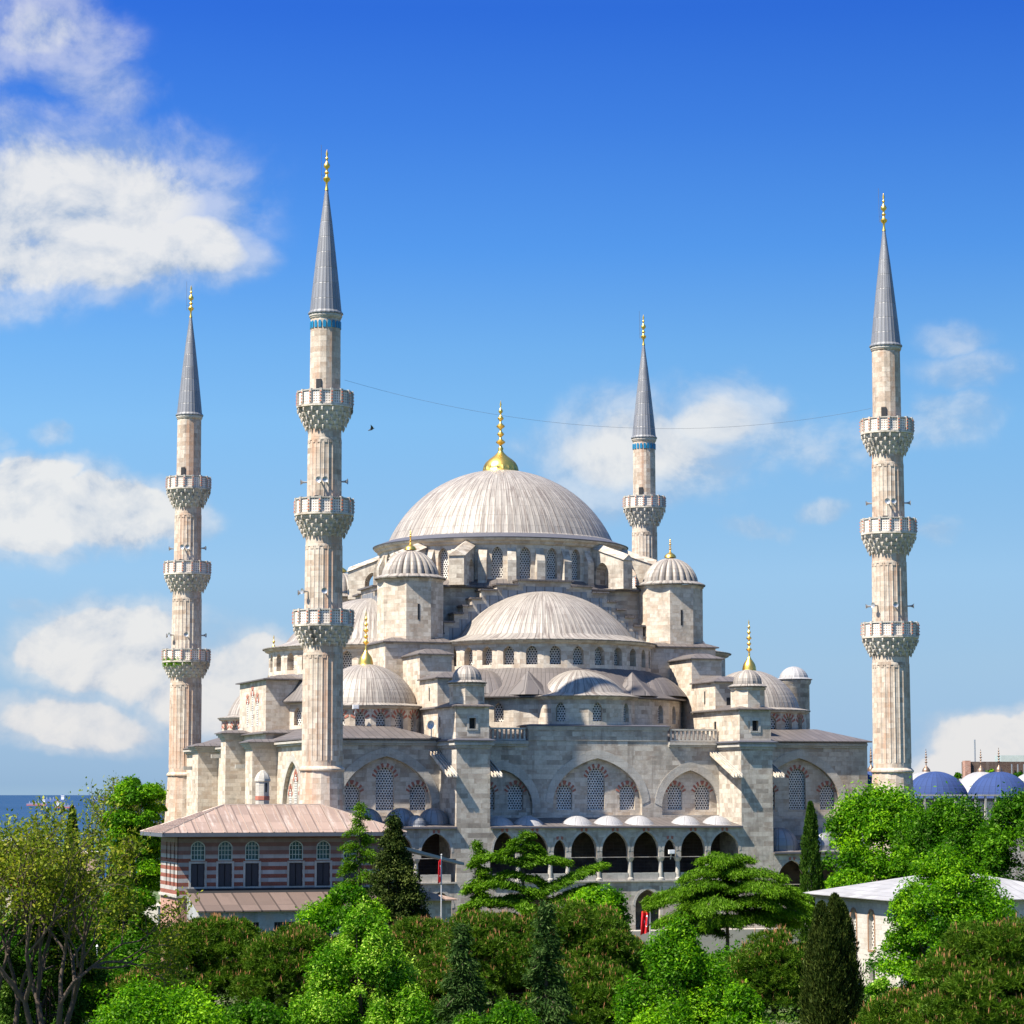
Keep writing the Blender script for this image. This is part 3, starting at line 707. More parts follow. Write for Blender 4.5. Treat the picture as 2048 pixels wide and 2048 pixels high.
# ---- two-storey gallery
MINN=stone('shade_dark_brickwork',[(.05,.035,.028),(.10,.065,.05),(.08,.06,.05)],bw=.8,bh=.3,stain=.3)  # brown brick, darkened to stand in for shade inside the gallery
def gallery(cols,arcs,x0,x1,zf,doms,ztop,domR,lows):
    """arcs: (centre,width,apex) ; zf = floor level"""
    U=(1,0,0);N=(0,-1,0); Y=-36.6
    zs=zf+2.85
    w=MB(); w.plate((0,Y,0),U,N,[(x0,zs-.55),(x1,zs-.55),(x1,ztop),(x0,ztop)],
        [arch(c,zs-.5,ww,zs,za,8) for c,ww,za in arcs],.5) 
    g=part('gallery',w,MSG,MQ)
    low=MB(); low.plate((0,Y+.005,0),U,N,[(x0,1),(x1,1),(x1,zf),(x0,zf)],[arch(c,1.5,ww,zf-2.3,zf-.75,8) for c,ww in lows],.5); part('lower_storey',low,MSG,g)
    s=MB(); s.box(x0,x1,Y-.16,Y+.55,zf+.001,zf+.14); part('string_course',s,MTRIM,g)
    fl=MB(); fl.box(x0+.01,x1-.01,Y+.551,-31.01,zf-.3,zf+.05); fl.box(x0+.01,x1-.01,Y+.501,-31.01,ztop-.25,ztop-.05); part('gallery_floor',fl,MSG,g)
    iw=MB(); iw.box(x0+.02,x1-.02,-31.06,-31.02,zf+.06,ztop-.26); part('inner_shade_wall',iw,MINN,g)  # panel added over the back wall, gallery shade put into its colour
    for x in cols:
        c=MB(); c.lathe([(.34,zf+.142),(.34,zf+.3),(.24,zf+.42),(.215,zs-.95),(.26,zs-.9),(.4,zs-.62),(.42,zs-.552)],12,(x,Y+.25)); part('column',c,MTRIM,g,smooth=35)
    for c,ww,za in arcs:
        p=MB(); p.box(c-ww/2-.02,c+ww/2+.02,Y+.1,Y+.35,zf+.142,zf+.85); part('parapet_panel',p,MTRIM,g)
        v=MB(); voussoirs(v,(0,Y,0),U,N,c,ww,zs,za,.26,17,None,.02); part('arch_ring',v,MTRIM,g)
        k=MB(); 
        for i in (7,9): 
            vv=MB(); 
        voussoirs(k,(0,Y,0),U,N,c,ww*.98,zs,za,.3,17,None,.001) if False else None
        k=MB(); A0=[(c-.32,za-.02),(c-.12,za+.04),(c-.10,za+.34),(c-.36,za+.28)]; k.plate((0,Y-.045,0),U,N,A0,[],.02); k.plate((0,Y-.045,0),U,N,[(2*c-a,b) for a,b in A0[::-1]],[],.02); part('keystone',k,MRED,g)
    for c,ww in lows:
        v=MB(); voussoirs(v,(0,Y+.005,0),U,N,c,ww,zf-2.3,zf-.75,.3,15,None,.03); part('arch_ring',v,MTRIM,g)
    r=MB(); r.box(x0-.02,x1+.02,Y-.3,-31.02,ztop+.002,ztop+.12)
    r.add([(x0,Y-.28,ztop+.125),(x1,Y-.28,ztop+.125),(x1,-31.03,ztop+.9),(x0,-31.03,ztop+.9)],[(0,1,2,3)])
    part('gallery_roof',r,MLR,g)
    ee=MB(); ee.box(x0-.02,x1+.02,Y-.34,Y-.302,ztop-.02,ztop+.14); part('roof_edge',ee,MEDGE,g)
    for (dx,dr,dh,dy) in doms:
        d=MB(); d.lathe([(dr*1.12,ztop+.13),(dr,ztop+.28)]+cap(dr*.98,dh,ztop+.3,7),36,(dx,dy),us=14,mod=lambda i:1.012 if i%3==0 else 1); part('gallery_dome',d,domR,g)
sh=-.25
colx=[-9.93,-6.73,-4.98,-1.87,1.31,4.42,6.17,9.21]
ed=[-12.7]+colx+[12.7]
arcs=[]
for i in range(len(ed)-1):
    w_=ed[i+1]-ed[i]; cxx=(ed[i]+ed[i+1])/2
    arcs.append((cxx,w_-.55,12.5 if w_>2 else 11.75))
gallery(colx,arcs,-12.74,12.74,7.75,[(a[0],1.52,.82,-34.6) for a in arcs if a[1]>2],12.85,MLW,[(-7.9,2.6),(-3.4,2.4),(3.0,2.5),(7.7,2.6)])
gallery([-19.9,-23.3],[(-18.0,2.9,12.4),(-21.6,2.7,12.4),(-25,2.6,12.4)],-27.0,-16.07,7.75,[(-17.4,1.55,1.6,-33.6),(-20.6,1.55,1.6,-33.6),(-23.9,1.55,1.6,-33.6),(-19.6,.95,.95,-35.4)],12.85,MLS,[(-17.6,2.2),(-21.8,2.6)])
gallery([19.9,23.5],[(18.0,2.9,9.65),(21.7,2.9,9.65),(25.4,2.9,9.65)],16.07,29.0,5.0,[(17.7,1.9,2.2,-34.2),(22.3,1.9,2.2,-34.2),(26.6,1.5,1.8,-34.2)],10.3,MLS,[])

# ================================================================ minarets
M_TILE=plain('turquoise_tile',(.01,.17,.32),.3,0,.2)
def holes_mat():
    m,t,b=mat('pierced_parapet_stone'); u,v,_=t.sep(uvn(t)); s=.24
    a=t.m('SUBTRACT',t.m('FRACT',t.m('DIVIDE',u,s)),.5); c=t.m('SUBTRACT',t.m('FRACT',t.m('DIVIDE',v,s)),.5)
    d=t.m('SQRT',t.m('ADD',t.m('MULTIPLY',a,a),t.m('MULTIPLY',c,c))); f=t.smooth(d,.2,.3)
    pos=t.new('ShaderNodeNewGeometry').outputs['Position']
    st=t.ramp(t.noise(pos,1.2,4),[(.3,(.6,.52,.45)),(.7,(.78,.70,.62))])
    t.l.new(t.mix(f,(.26,.21,.18,1),st),b.inputs['Base Color']); b.inputs['Roughness'].default_value=.85
    bp=t.new('ShaderNodeBump'); bp.inputs['Distance'].default_value=.05; t.l.new(f,bp.inputs['Height']); t.l.new(bp.outputs[0],b.inputs['Normal']); return m
MPAR=holes_mat()
MBULB=plain('red_bulbs',(.65,.16,.06),.4,0,.1)
def mlathe(mb):
    f=mb.lathe; mb.lathe=lambda prof,*k,**w:f([(r*.9,z) for r,z in prof],*k,**w); return mb
def minaret(x,y,label,tiles,sc=1.0,base_z=1.0,dz=0.0,speak=True):
    M=thing('minaret',label,'minaret',(x,y,base_z),'minarets'); c=(x,y)
    Z=lambda z:z+dz
    fl=lambda per,amp:(lambda i:1+amp if i%per==0 else 1.0)
    b=mlathe(MB()); b.lathe([(3.0,base_z),(2.95,Z(8)),(2.6,Z(12)),(2.22,Z(17.9)),(2.22,Z(18.1))],16,c,ph=.1)
    b.lathe([(2.22,Z(18.1)),(2.36,Z(18.2)),(2.36,Z(18.35)),(2.1,Z(18.6))],32,c); part('base',b,MSM,M)
    segs=[(18.6,29.6,2.06,2.02,96,4,.036),(31.0,39.7,1.93,1.88,96,4,.036),(41.6,49.6,1.76,1.72,96,4,.036),(51.9,60.2,1.60,1.56,16,99,0)]
    for (a,bb,r0,r1,n,per,am) in segs:
        s=mlathe(MB()); 
        if am:
            s.lathe([(r0,Z(a)),(r0,Z(a+.5))],32,c)
            s.lathe([(r0*.985,Z(a+.5)),(r1*.985,Z(bb-.9))],n,c,mod=fl(per,am))
            s.lathe([(r1*1.02,Z(bb-.9)),(r1*1.02,Z(bb-.72)),(r1,Z(bb-.7)),(r1,Z(bb+.3))],32,c)
            for k in range(16):   # pointed heads of the blind panels
                a_=2*math.pi*(k+.5)/16; N=(math.sin(a_),-math.cos(a_)); U=(math.cos(a_),math.sin(a_))
                s.obox((c[0]+N[0]*r1*.86,c[1]+N[1]*r1*.86),U,N,r1*.2,.1,Z(bb-1.15),Z(bb-.9))
        else:
            s.lathe([(r0,Z(a)),(r1,Z(bb))],16,c,ph=.2,mod=None); s.lathe([(r1,Z(bb)),(r1*1.05,Z(bb+.1)),(r1*1.09,Z(bb+.45))],32,c)
        sh=part('shaft',s,MSM,M)
        if a>30:
            d=mlathe(MB()); an=-R(38); N=(math.sin(an),-math.cos(an)); U=(math.cos(an),math.sin(an)); d.obox((c[0]+N[0]*(r0*.9-.2),c[1]+N[1]*(r0*.9-.2)),U,N,.5,.28,Z(a),Z(a+1.9+ (a>50)*.6)); part('door',d,MDARK,sh)
    for (pt,ph_,rb,r0,r1,zc) in ((32.93,1.35,3.02,2.02,1.93,29.6),(43.27,1.4,2.95,1.88,1.76,39.7),(53.32,1.35,2.82,1.72,1.6,49.7)):
        zb=pt-ph_; tiers=5; cb=mlathe(MB()); H=zb-.25-zc
        for j in range(tiers):
            ra=r0+(rb-r0)*(j/tiers)**.9; rb2=r0+(rb-r0)*((j+1)/tiers)**.9; z0=zc+H*j/tiers; z1=zc+H*(j+1)/tiers
            cb.lathe([(ra,Z(z0)),(ra*1.01,Z(z0+.1*H/tiers)),(rb2*.985,Z(z1-.12)),(rb2,Z(z1))],64,c,mod=(lambda i,j=j:1.0 if (i+2*(j%2))%4<2 else .955))
            for k in range(16):
                a_=2*math.pi*(k+.5*(j%2))/16+.05; rr=rb2*1.0
                cb.lathe([(.0,Z(z0-.12)),(.1,Z(z0+.08)),(.13,Z(z1-.1)),(.02,Z(z1))],5,(c[0]+rr*.9*math.sin(a_),c[1]-rr*.9*math.cos(a_)))
        cb.lathe([(rb*.99,Z(zb-.25)),(rb*1.04,Z(zb-.2)),(rb*1.04,Z(zb)),(r1*.9,Z(zb+.02))],32,c)
        B=part('balcony',cb,MCORB,M)
        pp=mlathe(MB()); pp.lathe([(rb*1.0,Z(zb+.02)),(rb*1.0,Z(pt-.12)),(rb*.95,Z(pt-.12)),(rb*.95,Z(zb+.02))],16,c); part('parapet',pp,MPAR,B)
        rl=mlathe(MB()); rl.lathe([(rb*1.035,Z(pt-.12)),(rb*1.035,Z(pt)),(rb*.93,Z(pt)),(rb*.93,Z(pt-.118))],16,c)
        bl=mlathe(MB())
        for k in range(16):
            a_=2*math.pi*k/16; N=(math.sin(a_),-math.cos(a_)); U=(math.cos(a_),math.sin(a_)); rl.obox((c[0]+N[0]*rb*.846,c[1]+N[1]*rb*.846),U,N,.24,rb*.10,Z(zb+.02),Z(pt+.06))
            for q in range(4): bl.obox((c[0]+N[0]*rb*.936,c[1]+N[1]*rb*.936),U,N,.1,.1,Z(zb+.15+q*.3),Z(zb+.25+q*.3))
        part('rail_posts',rl,MTRIM,B); part('string_bulbs',bl,MBULB,B)
    if speak:
        for zz,rr in ((34.6,1.72),(44.9,1.56)):
            for an in (-112,-70+(zz>40)*42,-12,62,75+0*rr)[:4]:
                a_=R(an); N=Vector((math.sin(a_),-math.cos(a_),0)); s=MB(); P=Vector((x,y,Z(zz)))+N*rr
                U=Vector((N.y,-N.x,0)); ring=[]
                prof=[(0,.06),(.2,.08),(.4,.1),(.58,.18),(.66,.28)]
                vs=[];fs=[]
                for d,r in prof:
                    for k in range(10):
                        t=2*math.pi*k/10; vs.append(tuple(P+N*d+U*math.cos(t)*r+Vector((0,0,math.sin(t)*r))))
                for j in range(4):
                    for k in range(10): fs.append((j*10+k,(j+1)*10+k,(j+1)*10+(k+1)%10,j*10+(k+1)%10))
                vs.append(tuple(P+N*.5)); fs+=[(40+k,40+(k+1)%10,50) for k in range(10)]
                s.add(vs,fs); s.tube([P-N*.3,P+N*.3],.05); part('loudspeaker',s,MGRY,M,smooth=40)
    sp=mlathe(MB()); n,mod=ribs(24,.02)
    sp.lathe([(1.74,Z(60.66)),(1.80,Z(60.70)),(1.80,Z(60.80)),(1.62,Z(61.0)),(1.40,Z(63)),(1.02,Z(66.2)),(.62,Z(69.4)),(.16,Z(72.6))],n,c,mod=mod,us=24); part('spire',sp,MLS,M)
    ck=mlathe(MB()); ck.lathe([(1.6,Z(60.3)),(1.72,Z(60.45)),(1.72,Z(60.66))],32,c); part('spire_cornice',ck,MTRIM,M)
    if tiles:
        tb=MB()
        for k in range(20):
            a_=2*math.pi*k/20; N=(math.sin(a_),-math.cos(a_),0);U=(math.cos(a_),math.sin(a_),0)
            tb.plate((c[0]+N[0]*1.46,c[1]+N[1]*1.46,0),U,N,arch(0,Z(59.3),.3,Z(59.8),Z(60.0),4),[],.08)
        part('tile_band',tb,M_TILE,M)
    fn=MB(); fn.lathe([(.2,Z(72.55)),(.12,Z(72.9)),(.1,Z(73.3)),(.3,Z(73.5)),(.36,Z(73.68)),(.14,Z(73.9)),(.1,Z(74.1)),(.24,Z(74.25)),(.1,Z(74.4)),(.1,Z(74.6)),(.3,Z(74.8)),(.3,Z(75.0)),(.1,Z(75.3)),(.07,Z(75.5)),(.17,Z(75.62)),(.05,Z(75.8)),(.13,Z(76.05)),(0,Z(76.5))],12,c); part('finial',fn,MGOLD,M,smooth=50)
    rd=MB(); rd.tube([(x-.5,y,Z(73.4)),(x-.55,y,Z(76.9))],.018,5); rd.tube([(x,y,Z(74)),(x-.53,y,Z(74))],.015,5); part('lightning_rod',rd,MBLK,M)
minaret(-28.95,-36.6,'nearest tall minaret, blue tile band under its spire, rising behind the striped brick pavilion',True)
minaret(28.9,-36.6,'rightmost minaret, with three balconies and no blue tiles under the spire',False)
minaret(-28.3,32.8,'leftmost minaret, thinner looking, with green weeds on its lowest balcony',False)
minaret(29.35,32.6,'far minaret behind the right of the main dome, only one balcony showing',True,dz=-.3)
# ================================================================ setting and other buildings
FW=Vector((math.sin(-YAW),math.cos(YAW),0)); RT=Vector((math.cos(YAW),math.sin(YAW),0))
def at(px,d,z=1.0): 
    p=Vector((CX,CY,0))+FW*d+RT*((px-1024)/5242.75*d); return (p.x,p.y,z)
def zy(py,d): return CZ-(py-1589)*d/5242.75
def ground_mat():
    m,t,b=mat('grass_and_earth'); pos=t.new('ShaderNodeNewGeometry').outputs['Position']
    n=t.noise(pos,.08,6,.6); n2=t.noise(pos,1.5,5,.7)
    c=t.ramp(t.m('ADD',t.m('MULTIPLY',n,.6),t.m('MULTIPLY',n2,.4)),[(.3,(.03,.06,.012)),(.5,(.06,.10,.02)),(.65,(.14,.12,.07)),(.8,(.22,.18,.12))])
    t.l.new(c,b.inputs['Base Color']); b.inputs['Roughness'].default_value=.95; return m
def sea_mat():
    m,t,b=mat('sea_water'); pos=t.new('ShaderNodeNewGeometry').outputs['Position']
    n=t.noise(t.vm('MULTIPLY',pos,(1,1,1)),.0012,6,.6)
    t.l.new(t.ramp(n,[(.3,(.012,.04,.095)),(.7,(.022,.06,.13))]),b.inputs['Base Color']); b.inputs['Roughness'].default_value=.6
    b.inputs['Specular IOR Level'].default_value=.08
    n2=t.noise(pos,.02,6,.6); bp=t.new('ShaderNodeBump'); bp.inputs['Distance'].default_value=3; bp.inputs['Strength'].default_value=.5; t.l.new(n2,bp.inputs['Height']); t.l.new(bp.outputs[0],b.inputs['Normal'])
    return m
def terrain():
    g=MB(); n=60; xs=[-900+3200*i/n for i in range(n+1)]; 
    ys=[-420+ 1900*j/n for j in range(n+1)]
    def h(x,y):
        d=(Vector((x,y,0))-Vector((CX,CY,0))).dot(FW)
        t=min(1,max(0,(d-470)/420)); return 1-49*t*t*(3-2*t)
    vs=[(x,y,h(x,y)) for y in ys for x in xs]; fs=[(j*(n+1)+i,j*(n+1)+i+1,(j+1)*(n+1)+i+1,(j+1)*(n+1)+i) for j in range(n) for i in range(n)]
    g.add(vs,fs); o=part_top('ground',g,ground_mat(),smooth=60)
    s=MB(); s.add([(-150000,-150000,-46.5),(150000,-150000,-46.5),(250000,250000,-46.5),(-250000,250000,-46.5)],[(0,1,2,3)]); part_top('sea',s,sea_mat())
    t=MB(); t.box(-31.5,60,-38.5,40,.4,3.2); part_top('terrace',t,plain('paving_stone',(.38,.35,.31),.9))
def part_top(name,mb,m,smooth=None):
    o=bpy.data.objects.new(name,mb.mesh(name,smooth=smooth)); C.objects.link(o); o.data.materials.append(m); o['kind']='structure'; return o
terrain()

def pavilion():
    x0,x1,y0,y1=-44.4,-26.0,-48.0,-39.9; P=thing('brick_pavilion','two storey striped brick and stone pavilion with a wide hipped copper toned roof','pavilion',((x0+x1)/2,y0,1))
    U=(1,0,0);N=(0,-1,0)
    ws=[-42.68,-40.3,-37.93,-34.05,-31.6,-29.2,-26.9]
    holes=[arch(x,10.4,1.1,11.4,11.95) for x in ws[:-1]]+[[(x-.6,8.1),(x+.6,8.1),(x+.6,10.1),(x-.6,10.1)] for x in ws[:-1]]
    w=MB(); w.plate((0,y0,0),U,N,[(x0,7.4),(x1,7.4),(x1,12.5),(x0,12.5)],holes,.35); 
    sh=[(yy,a) for yy in (-46.3,-44.5,-42.7) for a in (0,)]
    h2=[[( -yy-.32,8.1),(-yy+.32,8.1),(-yy+.32,10.1),(-yy-.32,10.1)] for yy,_ in sh]+[arch(-yy,10.4,.6,11.4,11.95) for yy,_ in sh]
    w.plate((x0,0,0),(0,-1,0),(-1,0,0),[(-y1,7.4),(-y0-.001,7.4),(-y0-.001,12.5),(-y1,12.5)],h2,.35)
    w.box(x1-.3,x1,y0+.36,y1,7.4,12.5); w.box(x0+.36,x1-.31,y1-.3,y1,7.4,12.5)
    o=part('wall',w,MBAND,P)
    lw=MB(); lw.box(x0+.03,x1-.03,y0+.03,y1-.03,1,7.2); part('lower_wall',lw,MBRK,P)
    sc=MB(); sc.box(x0-.15,x1+.1,y0-.15,y1+.1,7.2,7.42); part('string_course',sc,MTRIM,P)
    cq=MB(); cq.box(x0-.03,x0+1.5,y0-.03,y0+.001,7.43,12.5) if False else None
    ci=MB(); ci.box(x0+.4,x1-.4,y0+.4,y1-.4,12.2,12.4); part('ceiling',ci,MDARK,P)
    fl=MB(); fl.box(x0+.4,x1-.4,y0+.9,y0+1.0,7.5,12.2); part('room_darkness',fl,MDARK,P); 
    glass=plain('green_tinted_glass',(.05,.11,.10),.15,0,.3)
    fm=plain('pale_window_bars',(.45,.50,.42),.5,0,.1)
    for x in ws[:-1]:
        g=MB(); g.plate((0,y0+.2,0),U,N,grow(arch(x,10.4,1.1,11.4,11.95),.03),[],.02); q=part('window',g,glass,o)
        f=MB()
        for a in (-.28,0,.28): f.box(x+a-.025,x+a+.025,y0+.14,y0+.19,10.4,11.9-abs(a)*.3)
        for z in (10.4,10.8,11.2,11.55): f.box(x-.55,x+.55,y0+.13,y0+.185,z,z+.05)
        v=arch(x,10.4,1.1,11.4,11.95); f.plate((0,y0-.03,0),U,N,[(x+(a-x)*1.12,b+(.07 if b>11 else -.06)) for a,b in v],[v],.04); part('window_frame',f,fm,q)
        d=MB(); 
        for s in (-1,1): d.box(x+s*.31-.28,x+s*.31+.28,y0+.12,y0+.18,8.1,10.1); d.box(x+s*.31-.2,x+s*.31+.2,y0+.10,y0+.119,8.25,9.0); d.box(x+s*.31-.2,x+s*.31+.2,y0+.10,y0+.119,9.15,9.95)
        q=part('shutter',d,MSHUT,o)
        f=MB(); f.plate((0,y0-.05,0),U,N,[(x-.78,7.95),(x+.78,7.95),(x+.78,10.27),(x-.78,10.27)],[[(x-.599,8.1),(x+.599,8.1),(x+.599,10.1),(x-.599,10.1)]],.06); part('shutter_frame',f,MTRIM,q)
    for yy,_ in sh:
        d=MB(); d.box(x0+.15,x0+.2,yy-.33,yy+.33,8.05,10.15); part('shutter',d,MSHUT,o)
        d=MB(); d.box(x0+.2,x0+.25,yy-.33,yy+.33,10.35,12.0); part('window',d,glass,o)
    # hipped roof with standing seams
    e0,e1,f0,f1=x0-1.7,x1+1.5,y0-1.6,y1+.9; zr,ze=15.1,12.75; ym=(f0+f1)/2; hx=6.4
    r=MB(); V=[(e0,f0,ze),(e1,f0,ze),(e1,f1,ze),(e0,f1,ze),(e0+hx,ym,zr),(e1-hx,ym,zr)]
    r.add(V,[(0,1,5,4),(1,2,5),(2,3,4,5),(3,0,4)]); rr=part('roof',r,MCU,P)
    s=MB()
    n=20
    for i in range(1,n):
        x=e0+(e1-e0)*i/n; k=min(1,(x-e0)/hx,(e1-x)/hx); s.tube([(x,f0,ze+.03),(x,f0+(ym-f0)*k,ze+(zr-ze)*k+.03)],.045,4)
    for i in range(1,8):
        y=f0+(f1-f0)*i/8; k=min(1,(y-f0)/(ym-f0),(f1-y)/(f1-ym)); s.tube([(e0,y,ze+.03),(e0+hx*k,y,ze+(zr-ze)*k+.03)],.045,4)
    for a,b in ((0,4),(3,4),(1,5),(2,5),(4,5)): s.tube([V[a],V[b]],.07,5)
    part('roof_seam',s,plain('pale_seam_metal',(.36,.28,.23),.5,.1),rr)
    ev=MB(); ev.box(e0,e1,f0,f1,ze-.34,ze-.02); part('eaves',ev,plain('dark_eaves_board',(.10,.11,.13),.6),P)
    c=MB(); cx,cy=-36.1,-43.6; c.lathe([(.62,14.6),(.62,17.1),(.72,17.15),(.72,17.35),(.5,17.8),(.2,18.1),(0,18.15)],8,(cx,cy)); ch=part('chimney',c,MTRIM,rr,smooth=30)
    c=MB(); c.lathe([(.64,15.5),(.66,15.52),(.66,15.85),(.64,15.87)],8,(cx,cy)); part('brick_band',c,MRED,P)
    c=MB(); c.box(cx+.12,cx+.3,cy-.6,cy-.55,16.2,17.0); part('chimney_vent',c,MDARK,P)
    # lean-to in front
    a0,a1=-43.6,-27.8; yf=-53.6
    w=MB(); w.plate((0,yf,0),U,N,[(a0,1),(a1,1),(a1,6.3),(a0,6.3)],[[(-39.4+i*3.1-.9,3.2),(-39.4+i*3.1+.9,3.2),(-39.4+i*3.1+.9,5.3),(-39.4+i*3.1-.9,5.3)] for i in range(4)],.35)
    w.add([(a0,yf+.35,1),(a0,-48.16,1),(a0,-48.16,7.7),(a0,yf+.35,6.35),(a1,yf+.35,1),(a1,-48.16,1),(a1,-48.16,7.7),(a1,yf+.35,6.35)],[(0,3,2,1),(4,5,6,7)])
    an=part('annex_wall',w,stone('stained_pale_plaster',[(.28,.29,.29),(.36,.37,.37),(.44,.44,.43)],bw=2,bh=1,mortar=.004,stain=.8,stcol=(.12,.14,.10,1)),P)
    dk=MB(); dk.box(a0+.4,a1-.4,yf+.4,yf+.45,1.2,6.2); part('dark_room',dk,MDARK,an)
    for i in range(4):
        g=MB(); x=-39.4+i*3.1
        for k in range(7): g.box(x-.9+k*.3-.02,x-.9+k*.3+.02,yf+.1,yf+.14,3.2,5.3)
        part('window_bars',g,MBLK,an)
    r=MB(); r.add([(a0-.25,yf-.35,6.32),(a1+.25,yf-.35,6.32),(a1+.25,-48.16,7.95),(a0-.25,-48.16,7.95),(a0-.25,yf-.35,6.2),(a1+.25,yf-.35,6.2),(a1+.25,-48.16,7.83),(a0-.25,-48.16,7.83)],[(0,1,2,3),(0,4,5,1),(1,5,6,2),(3,7,4,0),(4,7,6,5)])
    part('annex_roof',r,lead('brown_lean_to_sheets',(.16,.115,.095),1.6,3.5,dirt=.3,seam=.8,metal=.1),P)
    fs_=MB(); fs_.add([(a0-.1,-50.3,7.325),(a1+.1,-50.3,7.325),(a1+.1,-48.2,7.965),(a0-.1,-48.2,7.965),(a0-.1,-50.3,7.29),(a1+.1,-50.3,7.29)],[(0,1,2,3),(0,4,5,1)]); part('dark_roof_strip',fs_,MDARK,P)  # dark strip laid over the upper part of the lean-to roof
    # low wing running right towards the gallery
    w=MB(); w.box(-27.7,-19.4,-46.2,-38.7,1,6.6); q=part('low_wing',w,MST,P)
    r=MB(); r.hip(-28.2,-18.9,-46.8,-38.2,6.62,.8,3,2.5); part('wing_roof',r,MCU,q)
    r=MB(); r.add([(-25.9,-47.5,11.9),(-17.6,-44.2,9.9),(-17.6,-42.5,9.9),(-25.9,-42.5,11.9),(-25.9,-47.5,11.65),(-17.6,-44.2,9.65),(-17.6,-42.5,9.65),(-25.9,-42.5,11.65)],[(0,1,2,3),(4,7,6,5),(0,4,5,1),(1,5,6,2),(2,6,7,3),(3,7,4,0)]); part('ramp_canopy',r,plain('canopy_metal',(.25,.27,.28),.5),P)
pavilion()

def white_building():
    # left wall faces the sun
    a=Vector(at(1628,217)); b=Vector(at(1790,200)); x0=b.x-1.3; ya=a.y-1; yb=b.y+1.2
    print('white bldg',a,b)
    x0=(a.x+b.x)/2; x1=x0+17
    B=thing('white_mausoleum','white stone building with pale hipped roof and arched windows, lower right among trees','building',(x0,yb,1))
    U=(0,-1,0);N=(-1,0,0)
    L=ya-yb; ys=[-85.1,-81.9,-78.6]
    hs=[arch(-y,4.0,1.0,6.2,7.0) for y in ys]; h2=[[(-y-.5,1.6),(-y+.5,1.6),(-y+.5,3.0),(-y-.5,3.0)] for y in ys]
    w=MB(); w.plate((x0,0,0),U,N,[(-ya,1),(-yb,1),(-yb,7.7),(-ya,7.7)],hs+h2,.4); w.box(x0+.001,x1,yb+.001,yb+.4,1,7.7) if False else None
    hf=[arch(x0+2+i*3.2,4.0,1.2,6.2,7.0) for i in range(5)]
    w.plate((0,yb,0),(1,0,0),(0,-1,0),[(x0+.401,1),(x1,1),(x1,7.7),(x0+.401,7.7)],hf,.4)
    w.box(x0+.41,x1,ya-.4,ya,1,7.7); w.box(x1-.4,x1,yb+.41,ya-.41,1,7.7)
    wl_=part('wall',w,stone('white_marble',[(.45,.42,.38),(.54,.51,.46),(.60,.57,.52)],bw=.9,bh=.4,stain=.25),B)
    fb=plain('brown_window_surround',(.30,.17,.10),.8)
    for h in hs:
        window(wl_,(x0,0,0),U,N,h,.3)
        f=MB(); f.plate((x0-.04,0,0),U,N,grow(h,.16),[h],.03); part('window_frame',f,fb,wl_)
    for h in hf: window(wl_,(0,yb,0),(1,0,0),(0,-1,0),h,.3)
    for h in h2: window(wl_,(x0,0,0),U,N,h,.3,m=MDARK)
    c=MB(); c.box(x0-.25,x1+.25,yb-.25,ya+.25,7.702,7.95); part('cornice',c,MTRIM,B)
    r=MB(); e=.9; zr=9.9; V=[(x0-e,yb-e,8.0),(x1+e,yb-e,8.0),(x1+e,ya+e,8.0),(x0-e,ya+e,8.0)]; m_=(x0+x1)/2,(ya+yb)/2
    r.add(V+[(m_[0]-1,m_[1],zr),(m_[0]+1,m_[1],zr)],[(0,1,5,4),(1,2,5),(2,3,4,5),(3,0,4)]); r.box(x0-e,x1+e,yb-e,ya+e,7.96,7.99)
    part('roof',r,MLW,B)
white_building()

MBLUE=lead('blue_grey_lead_sheets',(.016,.042,.15),1,1.3,metal=0,rough=.85,dirt=.2,seam=.5,dirtcol=(.03,.05,.1,1))
def courtyard():
    B=thing('courtyard_arcade','low courtyard arcade with blue grey domes, right of the rightmost minaret','arcade',(45,-29,1))
    w=MB(); w.box(31.5,64,-28.5,-20,1,15.3); w.box(31.5,78,4,12,1,15.3); part('wall',w,MSG,B)
    w=MB(); w.box(31.5,64,-28.9,-28.6,15.85,16.0); 
    for i in range(28): w.box(31.6+i*1.16,31.8+i*1.16,-28.85,-28.65,13.2,15.85)
    part('rail',w,MTRIM,B)
    r=MB(); r.box(31.4,64.1,-28.58,-19.9,15.302,15.6); r.box(31.4,78.1,3.9,12.1,15.302,15.6); part('roof',r,MLR,B)
    for i,x in enumerate((32.4,39.8,47.2,54.6)):
        n,mod=ribs(30,.008); d=MB(); d.lathe([(3.45,15.6)]+cap(3.35,2.6,15.8,10),n,(x,-24.6),mod=mod,us=30); dd=part('blue_dome',d,MBLUE,B)
        if i!=1: finial(dd,(x,-24.6),18.35,2.6,.35,m=MDGOLD)
    for x in (48.1,55.3,62.5,69.7):
        n,mod=ribs(30,.008); d=MB(); d.lathe([(3.45,15.6)]+cap(3.35,2.9,15.8,10),n,(x,8),mod=mod,us=30); dd=part('white_dome',d,MLW,B); finial(dd,(x,8),18.6,2.8,.5,m=MDGOLD)
courtyard()

